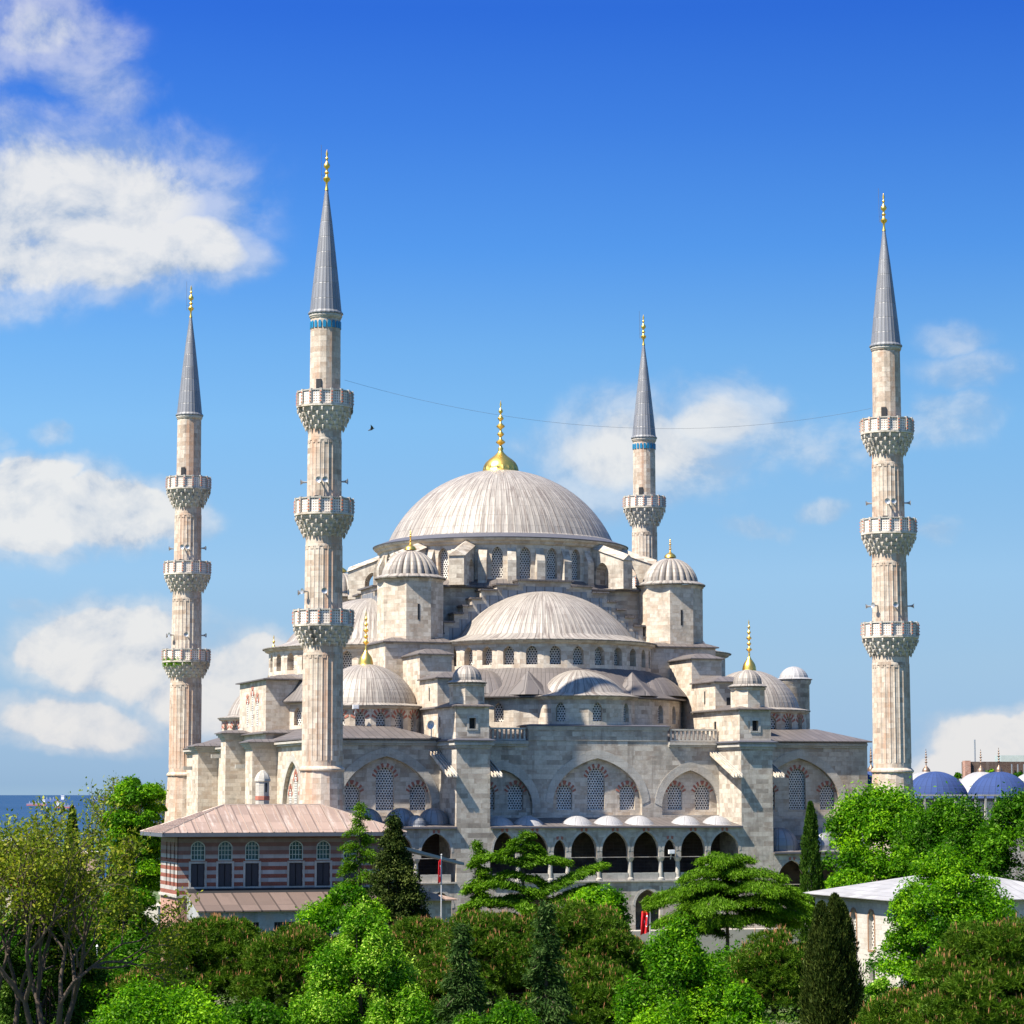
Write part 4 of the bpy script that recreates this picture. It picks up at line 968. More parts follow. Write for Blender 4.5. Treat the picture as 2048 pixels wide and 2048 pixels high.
def ruin():
    d=340; p=lambda px,z,dd=0:Vector(at(px,d+dd,z))
    B=thing('brick_ruin','distant old brick wall with a glass canopy, at the right edge','ruin',at(1990,d))
    def slab(name,pxa,pxb,ya,yb,dd,th,m,label=None):
        a=at(pxa,d+dd,1); b=at(pxb,d+dd,1); za,zb=zy(yb,d),zy(ya,d)
        o_=MB(); q=FW*th
        vs=[]
        for P in (a,b):
            for k in (0,1):
                for z in (za,zb): vs.append((P[0]+q.x*k,P[1]+q.y*k,z))
        o_.add(vs,[(0,4,5,1),(2,3,7,6),(0,1,3,2),(4,6,7,5),(1,5,7,3),(0,2,6,4)]); return part(name,o_,m,B)
    slab('brick_wall',1927,2075,1524,1600,0,3,stone('dark_ruin_brick',[(.06,.04,.035),(.11,.07,.055),(.08,.06,.05)],bw=.6,bh=.2,stain=.6))
    slab('brick_pier',1926,1937,1522,1600,-.3,2,MBRK)
    slab('glass_canopy',1997,2080,1511,1524,2,4,plain('dusty_glass',(.45,.52,.48),.3)); slab('canopy_beam',1999,2080,1524.5,1529,1.8,4.4,plain('rusty_beam',(.35,.20,.14),.7))
    for px in (2018,2030,2042): slab('steel_post',px,px+2,1529,1600,-.5,.2,MGRY)
    t=MB(); a=at(1946,d+1); t.tube([(a[0],a[1],1),(a[0],a[1],zy(1480,d))],.1); single('mast','thin grey mast standing behind the brick ruin','mast',(0,0,0)) if False else part('mast',t,MGRY,B)
ruin()

def house(name,label,pxa,pxb,ye,yg,d,depth,wallm,roofm,rh=1.2,flat=False,grp='distant houses by the sea'):
    a=Vector(at(pxa,d)); b=Vector(at(pxb,d)); u=(b-a).normalized(); n=Vector((u.y,-u.x,0)); w=(b-a).length; ze=zy(ye,d); zb=min(0,zy(yg,d))
    c=a+u*w/2-n*depth/2
    H=thing(name,label,'house',(c.x,c.y,max(zb,-3)),grp)
    q=lambda s,t,z:tuple(a+u*s-n*t+Vector((0,0,z)))
    m=MB(); m.add([q(0,0,zb),q(w,0,zb),q(w,depth,zb),q(0,depth,zb),q(0,0,ze),q(w,0,ze),q(w,depth,ze),q(0,depth,ze)],[(0,1,5,4),(1,2,6,5),(2,3,7,6),(3,0,4,7),(4,5,6,7)]); wl_=part('wall',m,wallm,H)
    r=MB(); e=.4; k=(0 if flat else rh); i=0 if flat else min(w,depth)/2-.1
    r.add([q(-e,-e,ze+.01),q(w+e,-e,ze+.01),q(w+e,depth+e,ze+.01),q(-e,depth+e,ze+.01)]+([q(i,depth/2,ze+k),q(w-i,depth/2,ze+k)] if not flat else [q(-e,-e,ze+.3),q(w+e,-e,ze+.3),q(w+e,depth+e,ze+.3),q(-e,depth+e,ze+.3)]),
          [(0,1,5,4),(1,2,5),(2,3,4,5),(3,0,4),(0,3,2,1)] if not flat else [(0,1,5,4),(1,2,6,5),(2,3,7,6),(3,0,4,7),(4,5,6,7),(0,3,2,1)])
    part('roof',r,roofm,H)
    nw=max(1,int(w/3)); 
    for j in range(nw):
        s=w*(j+.5)/nw; mm=MB(); z1=ze-.9; z0=z1-1.3
        mm.add([q(s-.45,-.03,z0),q(s+.45,-.03,z0),q(s+.45,-.03,z1),q(s-.45,-.03,z1),q(s-.45,.05,z0),q(s+.45,.05,z0),q(s+.45,.05,z1),q(s-.45,.05,z1)],[(0,1,2,3),(0,4,5,1),(1,5,6,2),(2,6,7,3),(3,7,4,0)]); part('window',mm,MDARK,wl_)
house('terrace_house','long white flat roofed building in front of the sea at the far left',-30,96,1691,1760,520,14,MHOUSE,MWHT,flat=True)
house('town_house','pinkish house with two rows hidden by the sparse tree, above the red roof',-10,82,1728,1800,430,12,MPINK,MPINK,1.5)
house('town_house','small house with bright red tiled roof at the left edge',22,66,1786,1820,330,8,MHOUSE,MTERR,1.6)
house('town_house','cream house with brown hipped roof left of the brick pavilion',228,272,1776,1800,350,9,MHOUSE,MPINK,2.0)
house('sea_wall_house','low house with wide roof line in front of the sea, right of the white dome',108,200,1716,1760,480,10,MPINK,MHOUSE,.5)
def awning():
    a=Vector(at(268,330,zy(1785,330))); b=Vector(at(302,330,zy(1785,330))); m=MB()
    for i in range(8):
        p=a+(b-a)*i/8; q=a+(b-a)*(i+1)/8; up=Vector((0,0,.9))+FW*2
        m.add([tuple(p),tuple(q),tuple(q+up),tuple(p+up),tuple(p-Vector((0,0,.06))),tuple(q-Vector((0,0,.06)))],[(0,1,2,3),(0,4,5,1)])
    for p in (a,b): m.tube([(p.x,p.y,1),tuple(p)],.06)
    single('awning',m,plain('red_awning',(.55,.16,.12),.8),'small red sloping awning on posts left of the brick pavilion','awning',(a.x,a.y,1))
awning()
def dome_kiosk():
    p=at(117,478); z=zy(1716,478); d=MB(); d.lathe([(1.1,0),(1.1,z),(1.3,z+.05),(1.25,z+.2)]+cap(1.2,1.1,z+.2,6),20,p[:2],us=8,mod=lambda i:1 if i%2 else .95)
    single('domed_kiosk',d,MWHT,'little white domed kiosk standing in front of the sea','kiosk',(p[0],p[1],0),smooth=30)
dome_kiosk()

def ship(label,pxa,pxb,yw,hull,low,cabin):
    d=62.5*5242.75/(yw-1589); a=Vector(at((pxa+pxb)/2,d,-46.5)); L=(pxb-pxa)*d/5242.75; hh=L*.11
    Sx=thing('cargo_ship',label,'ship',tuple(a),'cargo ships anchored on the sea'); u=RT; n=FW
    def blk(name,s0,s1,w,z0,z1,m,rake=0):
        q=lambda s,t,z:tuple(a+u*s*L+n*t*w+Vector((0,0,z*hh)))
        b=MB(); b.add([q(s0+rake,-1,z0),q(s1-rake,-1,z0),q(s1-rake,1,z0),q(s0+rake,1,z0),q(s0,-1,z1),q(s1,-1,z1),q(s1,1,z1),q(s0,1,z1)],[(0,1,5,4),(1,2,6,5),(2,3,7,6),(3,0,4,7),(4,5,6,7)]); part(name,b,m,Sx)
    w=L*.07
    blk('waterline_hull',-.47,.47,w,-.1,.45,low,.0); blk('hull',-.47,.5,w,.452,1.0,hull,.01)
    s=-.4 if cabin<0 else .28
    blk('bridge',s,s+.13,w*.8,1.0,2.3,MWHT); blk('bridge_deck',s-.01,s+.14,w*.9,2.301,2.6,MWHT); blk('funnel',s+.03,s+.07,w*.3,2.6,3.0,low)
    for k in range(4):
        x=-.15+k*.14 if cabin<0 else -.35+k*.14
        blk('crane',x,x+.012,w*.1,1.0,1.9,MWHT); blk('hatch',x+.03,x+.11,w*.6,1.0,1.15,hull)
SB=plain('blue_hull_paint',(.10,.17,.36),.6); SR=plain('red_hull_paint',(.50,.13,.12),.6); SG=plain('hazed_mauve_hull',(.26,.24,.36),.6)  # mauve hull colour has distance haze mixed into it
ship('long mauve and red cargo ship partly hidden by the sparse tree, leftmost on the sea',58,100,1611,SG,SR,1)
ship('blue cargo ship with a tall white bridge, on the horizon above the nearer one',92,138,1604,SB,SB,1)
ship('cargo ship with a row of white cranes and red waterline, nearest of the ships',114,157,1616,SG,SR,-1)
ship('very faint ship right on the horizon, rightmost of the ships',188,226,1602,SB,SG,1)
def boat(px,y,label):
    d=62.5*5242.75/(y-1589); a=Vector(at(px,d,-46.5)); m=MB(); u=RT
    m.add([tuple(a-u*7+FW*2),tuple(a+u*7+FW*2),tuple(a+u*7-FW*2),tuple(a-u*7-FW*2),tuple(a-u*8+FW*2+Vector((0,0,2.5))),tuple(a+u*9+FW*2+Vector((0,0,2.5))),tuple(a+u*9-FW*2+Vector((0,0,2.5))),tuple(a-u*8-FW*2+Vector((0,0,2.5)))],[(0,1,5,4),(1,2,6,5),(2,3,7,6),(3,0,4,7),(4,5,6,7)])
    m.add([tuple(a-u*3+Vector((0,0,2.6))),tuple(a+u*3+Vector((0,0,2.6))),tuple(a+u*2+Vector((0,0,5.5))),tuple(a-u*2+Vector((0,0,5.5))),tuple(a+FW*2+Vector((0,0,4)))],[(0,1,2,3),(0,3,4),(1,4,2),(2,4,3),(0,4,1)])
    single('small_boat',m,MWHT,label,'boat',tuple(a))
boat(118,1607,'tiny white boat just left of the nearest cargo ship')

# ---- flags
def flag_mat():
    m,t,b=mat('red_flag_cloth'); u,v,_=t.sep(uvn(t))
    def circ(cx,cy,r): 
        a=t.m('SUBTRACT',u,cx); c=t.m('SUBTRACT',v,cy); return t.m('LESS_THAN',t.m('SQRT',t.m('ADD',t.m('MULTIPLY',a,a),t.m('MULTIPLY',c,c))),r)
    cr=t.m('MULTIPLY',circ(.5,.5,.25),t.m('SUBTRACT',1,circ(.5625,.5,.2)))
    a=t.m('SUBTRACT',u,.83); c=t.m('SUBTRACT',v,.5); r=t.m('SQRT',t.m('ADD',t.m('MULTIPLY',a,a),t.m('MULTIPLY',c,c))); th=t.m('ARCTAN2',c,a)
    st=t.m('LESS_THAN',r,t.m('ADD',.075,t.m('MULTIPLY',.045,t.m('COSINE',t.m('MULTIPLY',t.m('SUBTRACT',th,math.pi),5)))))
    f=t.m('MAXIMUM',cr,st)
    t.l.new(t.mix(f,(.62,.012,.02,1),(.85,.85,.85,1)),b.inputs['Base Color']); b.inputs['Roughness'].default_value=.7
    return m
MFLAG=flag_mat()
def flag(px,ytop,ybase,d,label,sx,drop):
    a=Vector(at(px,d)); zt=zy(ytop,d); zb=min(zy(ybase,d),3.3)
    F=thing('flagpole',label,'flagpole',(a.x,a.y,zb),'flagpoles in front of the mosque')
    p=MB(); p.tube([(a.x,a.y,zb),(a.x,a.y,zt)],[.07,.045],8); p.lathe([(0,zt-.02),(.09,zt+.06),(0,zt+.14)],8,a.xy); part('pole',p,MPOLE,F)
    m=MB(); nu,nv=22,12; H=1.9; Wd=2.4
    vs=[];uvs=[]
    for j in range(nv+1):
        for i in range(nu+1):
            s=i/nu; tt=j/nv
            x=-Wd*s*sx*(1-.15*tt); z=zt-.25-H*(1-tt)-Wd*s*drop
            y=.16*math.sin(s*11+tt*2)*min(1,s*4)
            q=a+RT*x+FW*y; vs.append((q.x,q.y,z)); uvs.append((s*1.5*.95,tt))
    fs=[(j*(nu+1)+i,j*(nu+1)+i+1,(j+1)*(nu+1)+i+1,(j+1)*(nu+1)+i) for j in range(nv) for i in range(nu)]
    m.add(vs,fs,[[uvs[k] for k in f] for f in fs]); part('flag',m,MFLAG,F,smooth=60)
flag(884,1709,1850,222,'flagpole with a furled red flag beside the low wing of the brick pavilion',.12,.1)
flag(1297,1806,1905,214,'flagpole with a partly open red flag by the lower gallery arch',.33,.12)

# ---- cables, bird, small fittings
def cable(label,P,Q,sag,r=.028):
    P=Vector(P);Q=Vector(Q); m=MB(); m.tube([tuple(P+(Q-P)*(i/30)-Vector((0,0,sag*4*(i/30)*(1-i/30)))) for i in range(31)],r,5)
    single('hanging_cable',m,MBLK,label,'cable',tuple(P),'cables strung between the minarets')
cable('upper thin cable sagging between the top balconies of the two front minarets',(-27.1,-36.6,54.6),(27.2,-36.6,54.4),3.2,.012)
cable('lower thin cable passing behind the main dome between the middle balconies',(-26.9,-36.6,42.6),(26.9,-36.6,42.2),2.6,.012) if False else None
def bird():
    p=Vector(at(740,170,0)); p.z=CZ+ (math.tan(PITCH)+ (1024-856)/5242.75)*170
    m=MB(); L=.32; u=RT; 
    m.lathe([(0,-.22),(.05,-.12),(.065,0),(.04,.14),(0,.22)],8,(0,0))
    B=MB(); B.tube([tuple(p-u*.22-Vector((0,0,.1))),tuple(p),tuple(p+u*.16+Vector((0,0,.06)))],[.01,.07,.03],8)
    for s in (-1,1):
        q=p+u*.02
        w1=q+FW*.18*s+Vector((0,0,.12))+u*.05; w2=q+FW*.42*s+Vector((0,0,.10 if s>0 else .26))+u*(.22 if s>0 else -.05)
        B.add([tuple(q+u*.09),tuple(q-u*.09),tuple(w1-u*.09),tuple(w2),tuple(w1+u*.07),tuple(q+Vector((0,0,-.02))),],[(0,1,2,4),(4,2,3),(1,0,5)])
    single('bird',B,plain('dark_feathers',(.06,.06,.07),.8),'small dark bird flying between the near minaret and the main dome','bird',tuple(p))
bird()
def floodlight(loc,label):
    m=MB(); x,y,z=loc; m.box(x-.3,x+.3,y-.12,y+.12,z,z+.4); m.box(x-.25,x+.25,y-.14,y-.121,z+.05,z+.35); m.tube([(x,y+.1,z),(x,y+.3,z-.5)],.04); single('floodlight',m,MWHT,label,'floodlight',(x,y,z-.5),'white floodlights on the mosque')
floodlight((8.0-.25,-36.5,10.9) if False else (5.4,-36.75,10.35),'white floodlight fixed in the narrow gallery arch near the right pier')
floodlight((-23.2,-26.6,24.2),'white floodlight on the wall below the left corner dome')
def dish():
    m=MB(); c=Vector((-17.0,-31.4,22.6)); N=Vector((-.8,-.6,.1)).normalized(); a=N.orthogonal().normalized(); b=N.cross(a); vs=[];fs=[]
    for j in range(5):
        r=.42*j/4; 
        for k in range(14):
            t=2*math.pi*k/14; vs.append(tuple(c+a*r*math.cos(t)+b*r*math.sin(t)+N*(.5*r*r)))
    for j in range(4):
        for k in range(14): fs.append((j*14+k,j*14+(k+1)%14,(j+1)*14+(k+1)%14,(j+1)*14+k))
    m.add(vs,fs); m.tube([tuple(c),tuple(c+N*.4)],.02); m.tube([tuple(c),tuple(c-Vector((0,0,1.3)))],.05)
    single('satellite_dish',m,MGRY,'grey dish on a post beside the left turret block','dish',tuple(c-Vector((0,0,1.3))))
dish()
def garden_wall():
    m=MB(); a=Vector(at(205,205)); b=Vector(at(330,205)); 
    m.obox(((a+b)/2).xy,tuple((b-a).normalized().xy),tuple((-FW).xy),(b-a).length,.4,.6,zy(1942,205))
    single('garden_wall',m,MTRIM,'low stone garden wall left of the brick pavilion base','wall',((a.x+b.x)/2,(a.y+b.y)/2,.6))
    m=MB(); p=at(204,200); m.tube([p,(p[0],p[1],zy(1890,200))],.05); m.lathe([(0,zy(1890,200)),(.12,zy(1890,200)+.1),(0,zy(1890,200)+.25)],8,p[:2]); single('white_post',m,MPOLE,'thin white post standing by the low garden wall','post',p)
garden_wall()

# ================================================================ vegetation
def quads(name,P,A,B,m,parent,rnd):
    """N quads centred P with half axes A,B"""
    n=len(P); V=np.empty((n,4,3),np.float32); V[:,0]=P-A; V[:,1]=P-B*.8+A*.1; V[:,2]=P+A; V[:,3]=P+B*.8+A*.1
    me=bpy.data.meshes.new(name); me.vertices.add(n*4); me.vertices.foreach_set('co',(V-np.array(wl(parent),np.float32)*0).reshape(-1))
    me.loops.add(n*4); me.loops.foreach_set('vertex_index',np.arange(n*4,dtype=np.int32))
    me.polygons.add(n); me.polygons.foreach_set('loop_start',np.arange(0,n*4,4,dtype=np.int32)); me.polygons.foreach_set('loop_total',np.full(n,4,np.int32))
    at_=me.attributes.new('rnd','FLOAT','FACE'); at_.data.foreach_set('value',rnd.astype(np.float32))
    me.update(calc_edges=True); o=bpy.data.objects.new(name,me); C.objects.link(o); me.materials.append(m); o.parent=parent; o.location=-wl(parent); return o
def unit(v): return v/np.maximum(np.linalg.norm(v,axis=1,keepdims=True),1e-6)
def axes(nrm,size,asp,up=None):
    r=rng.normal(size=nrm.shape); a=unit(np.cross(nrm,r)); 
    if up is not None: a=unit(a+up)
    b=unit(np.cross(nrm,a)); return a*size[:,None],b*(size*asp)[:,None]
def trunk(T,x,y,z0,zt,r,limbs,m,crown_r):
    b=MB(); bend=[(x+rng.normal()*.15*i,y+rng.normal()*.15*i,z0-.3+(zt-z0+.3)*i/5) for i in range(6)]
    b.tube(bend,[r*(1-.14*i) for i in range(6)],8)
    for q in limbs:
        k=rng.integers(1,5); s=Vector(bend[k]); e=Vector(q); mid=s.lerp(e,.5)+Vector((0,0,-.08*(e-s).length)); b.tube([tuple(s),tuple(mid),tuple(e)],[r*.42,r*.26,r*.1],6)
    part('trunk',b,m,T,smooth=60)
def broadleaf(name,label,px,ytop,wpx,d,leaf,n=26000,size=.2,shape='dome',clumps=70,rc=.3,group=None,base=1.0,bottom=.15,bark=None,cat='tree',spiky=0,off=0,squash=1.0):
    x,y,_=at(px,d); zt=zy(ytop,d); rad=wpx*d/5242.75/2; T=thing(name,label,cat,(x,y,base),group)
    zb=base+(zt-base)*bottom; H=zt-zb
    def prof(t):
        if shape=='dome': return np.sqrt(np.clip(1-(2*t-.85)**2/1.35,0.02,1))
        if shape=='cone': return np.clip(1.02-t,.04,1)**.75
        if shape=='round': return np.sqrt(np.clip(1-(2*t-1)**2,.02,1))
        if shape=='column': return np.clip(np.minimum(1,(1.03-t)*3.2),.08,1)**.8
        if shape=='egg': return np.clip(1.0-t**2.2,.03,1)**.7*(.75+.25*np.minimum(1,t*4))
    cr=rc*rad; 
    n=int(n*1.35); size*=.84; t=rng.random(clumps)**.85
    if shape in('column','cone'): t=(np.arange(clumps)+.5)/clumps; t=np.where(rng.random(clumps)<.3,rng.random(clumps)**1.3,t); t[-1]=1.0
    pr=prof(t); a=rng.random(clumps)*2*np.pi; rr=np.maximum(pr*rad-cr*.5,0.05)*np.sqrt(.3+.7*rng.random(clumps))*(.72+.45*rng.random(clumps))
    cen=np.stack([x+rr*np.cos(a),y+rr*np.sin(a)*squash,zb+t*(H-cr*.8)],1)
    sz=cr*(.45+.85*rng.random(clumps)**1.3)*np.clip(.45+pr,.5,1.1)
    k=rng.choice(clumps,n,p=sz**2/np.sum(sz**2)); dirs=unit(rng.normal(size=(n,3))); dirs[:,2]=np.where(dirs[:,2]<-.2,-dirs[:,2]*.5,dirs[:,2])
    rad_=sz[k]*(.62+.42*rng.random(n))
    # lumpy sub-clusters
    lump=1+.22*np.sin(dirs[:,0]*7+k)*np.sin(dirs[:,1]*6+k*2)*np.sin(dirs[:,2]*7+k*3)
    P=cen[k]+dirs*(rad_*lump)[:,None]*np.array([1,1,1.0+spiky*.6])
    if spiky:
        s=rng.random(n)<.12*spiky; P[s,2]+=rng.random(s.sum())*cr*.9; 
    nr=unit(dirs*.7+rng.normal(size=(n,3))*.65+np.array([0,0,.35]))
    A,B=axes(nr,size*(.65+.7*rng.random(n)),.55)
    rn=np.clip(.05+.85*rng.random(n)**1.3+.3*rng.normal(size=clumps)[k]*.7,0,1)
    quads('crown',P,A,B,leaf,T,rn)
    li=[tuple(cen[i]) for i in rng.choice(clumps,min(9,clumps),replace=False)]
    trunk(T,x,y,base,zb+H*.55,max(.12,rad*.055),li,bark or MBARK,rad); return T
def pine(name,label,px,ytop,wpx,d,n=2600,leaf=None,group=None,base=1.0,hfrac=.97,candle=.13,squash=.8):
    x,y,_=at(px,d); zt=zy(ytop,d); rad=wpx*d/5242.75/2; T=thing(name,label,'tree',(x,y,base),group); H=(zt-base)*hfrac; zb=zt-H
    m=90; n=int(n*2.3); a=rng.random(m)*2*np.pi; u=np.sqrt(rng.random(m)); hh=np.sqrt(np.clip(1-u**2.4,0,1))
    cen=np.stack([x+u*rad*.86*np.cos(a),y+u*rad*.86*np.sin(a)*squash,zb+H*(.02+.9*hh*(1-.85*rng.random(m)**2.2))],1); cz=(rad*.13+.5)*(.7+.6*rng.random(m))
    k=rng.integers(0,m,n); dr=unit(rng.normal(size=(n,3))); dr[:,2]=np.abs(dr[:,2])*1.0-.12
    tip=cen[k]+dr*cz[k][:,None]*np.array([1.15,1.15,.8])
    n=n; nb=18; P=np.repeat(tip,nb,0); dd=unit(rng.normal(size=(n*nb,3))*.75+np.repeat(dr,nb,0)*.5+np.array([0,0,.45])); L=.155*(.7+.6*rng.random(n*nb))
    side_=unit(np.cross(dd,rng.normal(size=dd.shape)))
    rn=np.clip(np.repeat(rng.random(n),nb)*.6+rng.random(n*nb)*.4,0,1)
    quads('crown',P+dd*L[:,None]*.9,dd*L[:,None],side_*(L*.16)[:,None],leaf or L_PINE,T,rn)
    # pale upright shoots
    s=rng.random(n)<candle*(.5+dr[:,2]); Q=tip[s]; q=len(Q)*3; Q=np.repeat(Q,3,0)+rng.normal(size=(q,3))*.07; up=unit(np.array([0,0,1.])+rng.normal(size=(q,3))*.12); l=.15*(.6+.8*rng.random(q))
    sd=unit(np.cross(up,rng.normal(size=up.shape))); quads('candles',Q+up*(.16+l)[:,None],up*l[:,None],sd*.02,L_CANDLE,T,rng.random(q))
    trunk(T,x,y,base,zb+H*.5,max(.18,rad*.05),[tuple(c) for c in cen[:10]],MBARK,rad); return T
def conifer(name,label,px,ytop,wpx,d,branches,leaf,nl=260,lw=.2,size=.17,droop=.25,base=1.0,shape=1.0,group=None,flat=.0,wid=.28,down=.7,hlow=.12,asym=None,bark=None,up=0.0):
    """layered conifer: explicit branches carrying hanging sprays"""
    x,y,_=at(px,d); zt=zy(ytop,d); rad=wpx*d/5242.75/2; T=thing(name,label,'tree',(x,y,base),group); H=zt-base
    b=MB(); b.tube([(x,y,base-.3),(x,y,base+H*.5),(x,y,zt-.2)],[max(.12,H*.022),max(.08,H*.013),.03],8)
    PP=[];DD=[];SS=[];RN=[]
    if asym is None:
        br=[]
        for i in range(branches):
            f=(i+.5)/branches; h=hlow+(1-hlow)*f; L=rad*((1-f)**shape*.95+.06)*(.7+.45*rng.random()); br.append((h,rng.random()*2*np.pi if i%3 else (0 if i%2 else np.pi)+rng.normal()*.5,L,None))
    else: br=asym
    for (h,az,L,dr) in br:
        dirx=np.array(RT)*math.cos(az)+np.array(FW)*math.sin(az); z0=base+H*h; dp=droop if dr is None else dr
        n=max(30,int(nl*L/rad)) if asym is None else int(nl*(L/2.5)); t=rng.random(n)**.75
        c=lambda t:np.stack([x+dirx[0]*L*t,y+dirx[1]*L*t,z0+L*(up*t+ .18*np.sin(t*2.6)-dp*t*t)],1)
        pts=c(np.linspace(0,1,5)); b.tube([tuple(p) for p in pts],[.05+.012*L*(1-i/5) for i in range(5)],5)
        perp=np.array([-dirx[1],dirx[0],0]); w=(L*wid+.15)*np.sin(np.clip(t*2.9+.25,0,3.1)); sd=(rng.random(n)*2-1)
        P=c(t)+perp*(sd*w)[:,None]+np.array([0,0,1])*(-np.abs(sd)*w*.35+rng.normal(size=n)*.05)[:,None]
        k=5; P=np.repeat(P,k,0)+rng.normal(size=(n*k,3))*np.array([.2,.2,.11]); 
        D=unit(dirx*.55+perp*np.repeat(sd,k)[:,None]*.6+np.array([0,0,-down])*rng.random(n*k)[:,None]+rng.normal(size=(n*k,3))*.35)
        PP.append(P);DD.append(D);SS.append(size*(.6+.8*rng.random(n*k)));RN.append(np.clip(rng.random(n*k)*.6+.4*np.repeat(t,k),0,1))
    P=np.concatenate(PP);D=np.concatenate(DD);s=np.concatenate(SS);rn=np.concatenate(RN)
    sd=unit(np.cross(D,rng.normal(size=D.shape))); quads('crown',P,D*s[:,None],sd*(s*lw)[:,None],leaf,T,rn)
    part('trunk',b,bark or MBARK,T,smooth=60); return T
def bare_tree(name,label,px,ytop,wpx,d,leaf,stems,depth=5,leaves=9,base=1.0,size=.11,bark=None,lean=.35,group=None):
    x,y,_=at(px,d); zt=zy(ytop,d); H=zt-base; rad=wpx*d/5242.75/2; T=thing(name,label,'tree',(x,y,base),group); b=MB(); tips=[]
    def g(p,v,L,r,dep):
        q=p+v*L; mid=p+v*L*.5+Vector(rng.normal(size=3))*L*.05; b.tube([tuple(p),tuple(mid),tuple(q)],[r,r*.85,r*.68],5 if dep<3 else 7)
        if dep<=2: tips.append(q); tips.append(mid)
        if dep==0: return
        for i in range(2 if rng.random()<.55 else 3):
            w=(v+Vector(rng.normal(size=3))*.42+Vector((0,0,.12))).normalized(); g(q,w,L*(.66+.2*rng.random()),r*(.55+.14*rng.random()),dep-1)
    for i in range(stems):
        a=2*np.pi*(i+.3*rng.random())/stems; v=(Vector((math.cos(a)*lean,math.sin(a)*lean,1))).normalized(); g(Vector((x+math.cos(a)*.25,y+math.sin(a)*.25,base-.2)),v,H*.24,.07+.009*H,depth)
    tp=np.array([tuple(q) for q in tips]); n=len(tp)*leaves; P=np.repeat(tp,leaves,0)+rng.normal(size=(n,3))*.30; nr=unit(rng.normal(size=(n,3))+np.array([0,0,.6])); A,B=axes(nr,size*(.6+.8*rng.random(n)),.6)
    quads('crown',P,A,B,leaf,T,np.clip(.3*rng.normal(size=n)+.5,0,1)); part('trunk',b,bark or MBARKL,T,smooth=60); return T

def upright(name,label,px,ytop,wpx,d,leaf,n=30000,size=.14,tips=1,base=1.0,group=None):
    x,y,_=at(px,d); zt=zy(ytop,d); rad=wpx*d/5242.75/2; T=thing(name,label,'tree',(x,y,base),group); H=zt-base
    PP=[];NN=[];RN=[]
    for i in range(tips):
        if tips==1: ox=oy=0; r=rad; h=H
        else:
            a=2*np.pi*(i*.381966*1.7+rng.random()*.3); q=rad*.62*np.sqrt((i+.2)/tips); ox,oy=q*np.cos(a),q*np.sin(a); r=rad*(.52-.12*i/tips); h=H*(1-.30*(i/tips)*(.4+.8*rng.random()))
        m=n//tips; t=rng.random(m)**.9; a=rng.random(m)*2*np.pi
        R_=r*np.minimum(1,t*3.2+.55)*np.clip(1-t**2.0,0,1)**.62+.05
        bump=1+.13*np.sin(a*3+t*17+i)+.11*np.sin(a*5-t*31+i*2)+.08*np.sin(a*9+t*53)
        q=R_*bump*(1-.42*rng.random(m)**2.2)
        PP.append(np.stack([x+ox+q*np.cos(a),y+oy+q*np.sin(a),base+t*h],1)); NN.append(np.stack([np.cos(a),np.sin(a),.3+0*a],1)); RN.append(np.clip(.15+1.6*(bump-.8)*.8+.35*rng.normal(size=m),0,1))
    P=np.concatenate(PP); N=np.concatenate(NN); m=len(P)
    A=unit(N*.45+np.array([0,0,1.])+rng.normal(size=(m,3))*.35); s_=size*(.5+.9*rng.random(m)); B=unit(np.cross(A,rng.normal(size=(m,3))+N))
    quads('crown',P,A*s_[:,None],B*(s_*.3)[:,None],leaf,T,np.concatenate(RN)); trunk(T,x,y,base,base+H*.6,max(.12,rad*.12),[],MBARK,rad); return T

# distant and left
broadleaf('broadleaf_tree','bright green full tree left of the leftmost minaret',276,1548,150,300,L_BRIGHT,44000,.21,'round',110,.27,bottom=.1)
bare_tree('broadleaf_tree','tall thin pale tree top rising behind the bright green tree by the leftmost minaret',284,1500,110,330,L_OLIVE,4,5,10,size=.16,lean=.22)
upright('cypress','dark narrow cypress behind the sparse tree, taller of the two at the far left',150,1612,36,300,L_CYP,12000,.2)
upright('cypress','shorter dark cypress at the far left in front of the pink house',97,1698,48,255,L_CYP,12000,.18)
broadleaf('shrub','mid green leafy tree directly left of the brick pavilion wall',255,1770,150,240,L_MID,20000,.2,'dome',50,.36,bottom=.0,cat='shrub')
broadleaf('shrub','low dull green bush left of the white post',130,1790,260,220,L_MID,26000,.2,'dome',50,.36,bottom=.0,cat='shrub')
broadleaf('shrub','dense green bush at the foot of the brick pavilion corner',262,1872,140,212,L_MID,12000,.18,'dome',50,.36,bottom=.0,cat='shrub')
broadleaf('shrub','green bush in the bottom left corner under the sparse tree',50,1850,300,172,L_MID,30000,.17,'dome',60,.32,bottom=.0,cat='shrub')
broadleaf('shrub','dark green bush behind the trunks of the sparse tree',170,1890,240,182,L_MID,20000,.17,'dome',60,.32,bottom=.0,cat='shrub')
bare_tree('sparse_tree','large sparse tree with yellow brown leaves and visible dark branches, at the left',110,1555,320,150,L_OLIVE,4,6,6,size=.12,lean=.34,bark=MBARK)
bare_tree('sparse_tree','smaller sparse tree cut by the left edge of the picture',8,1600,210,152,L_OLIVE,3,6,5,size=.12,lean=.3,bark=MBARK)
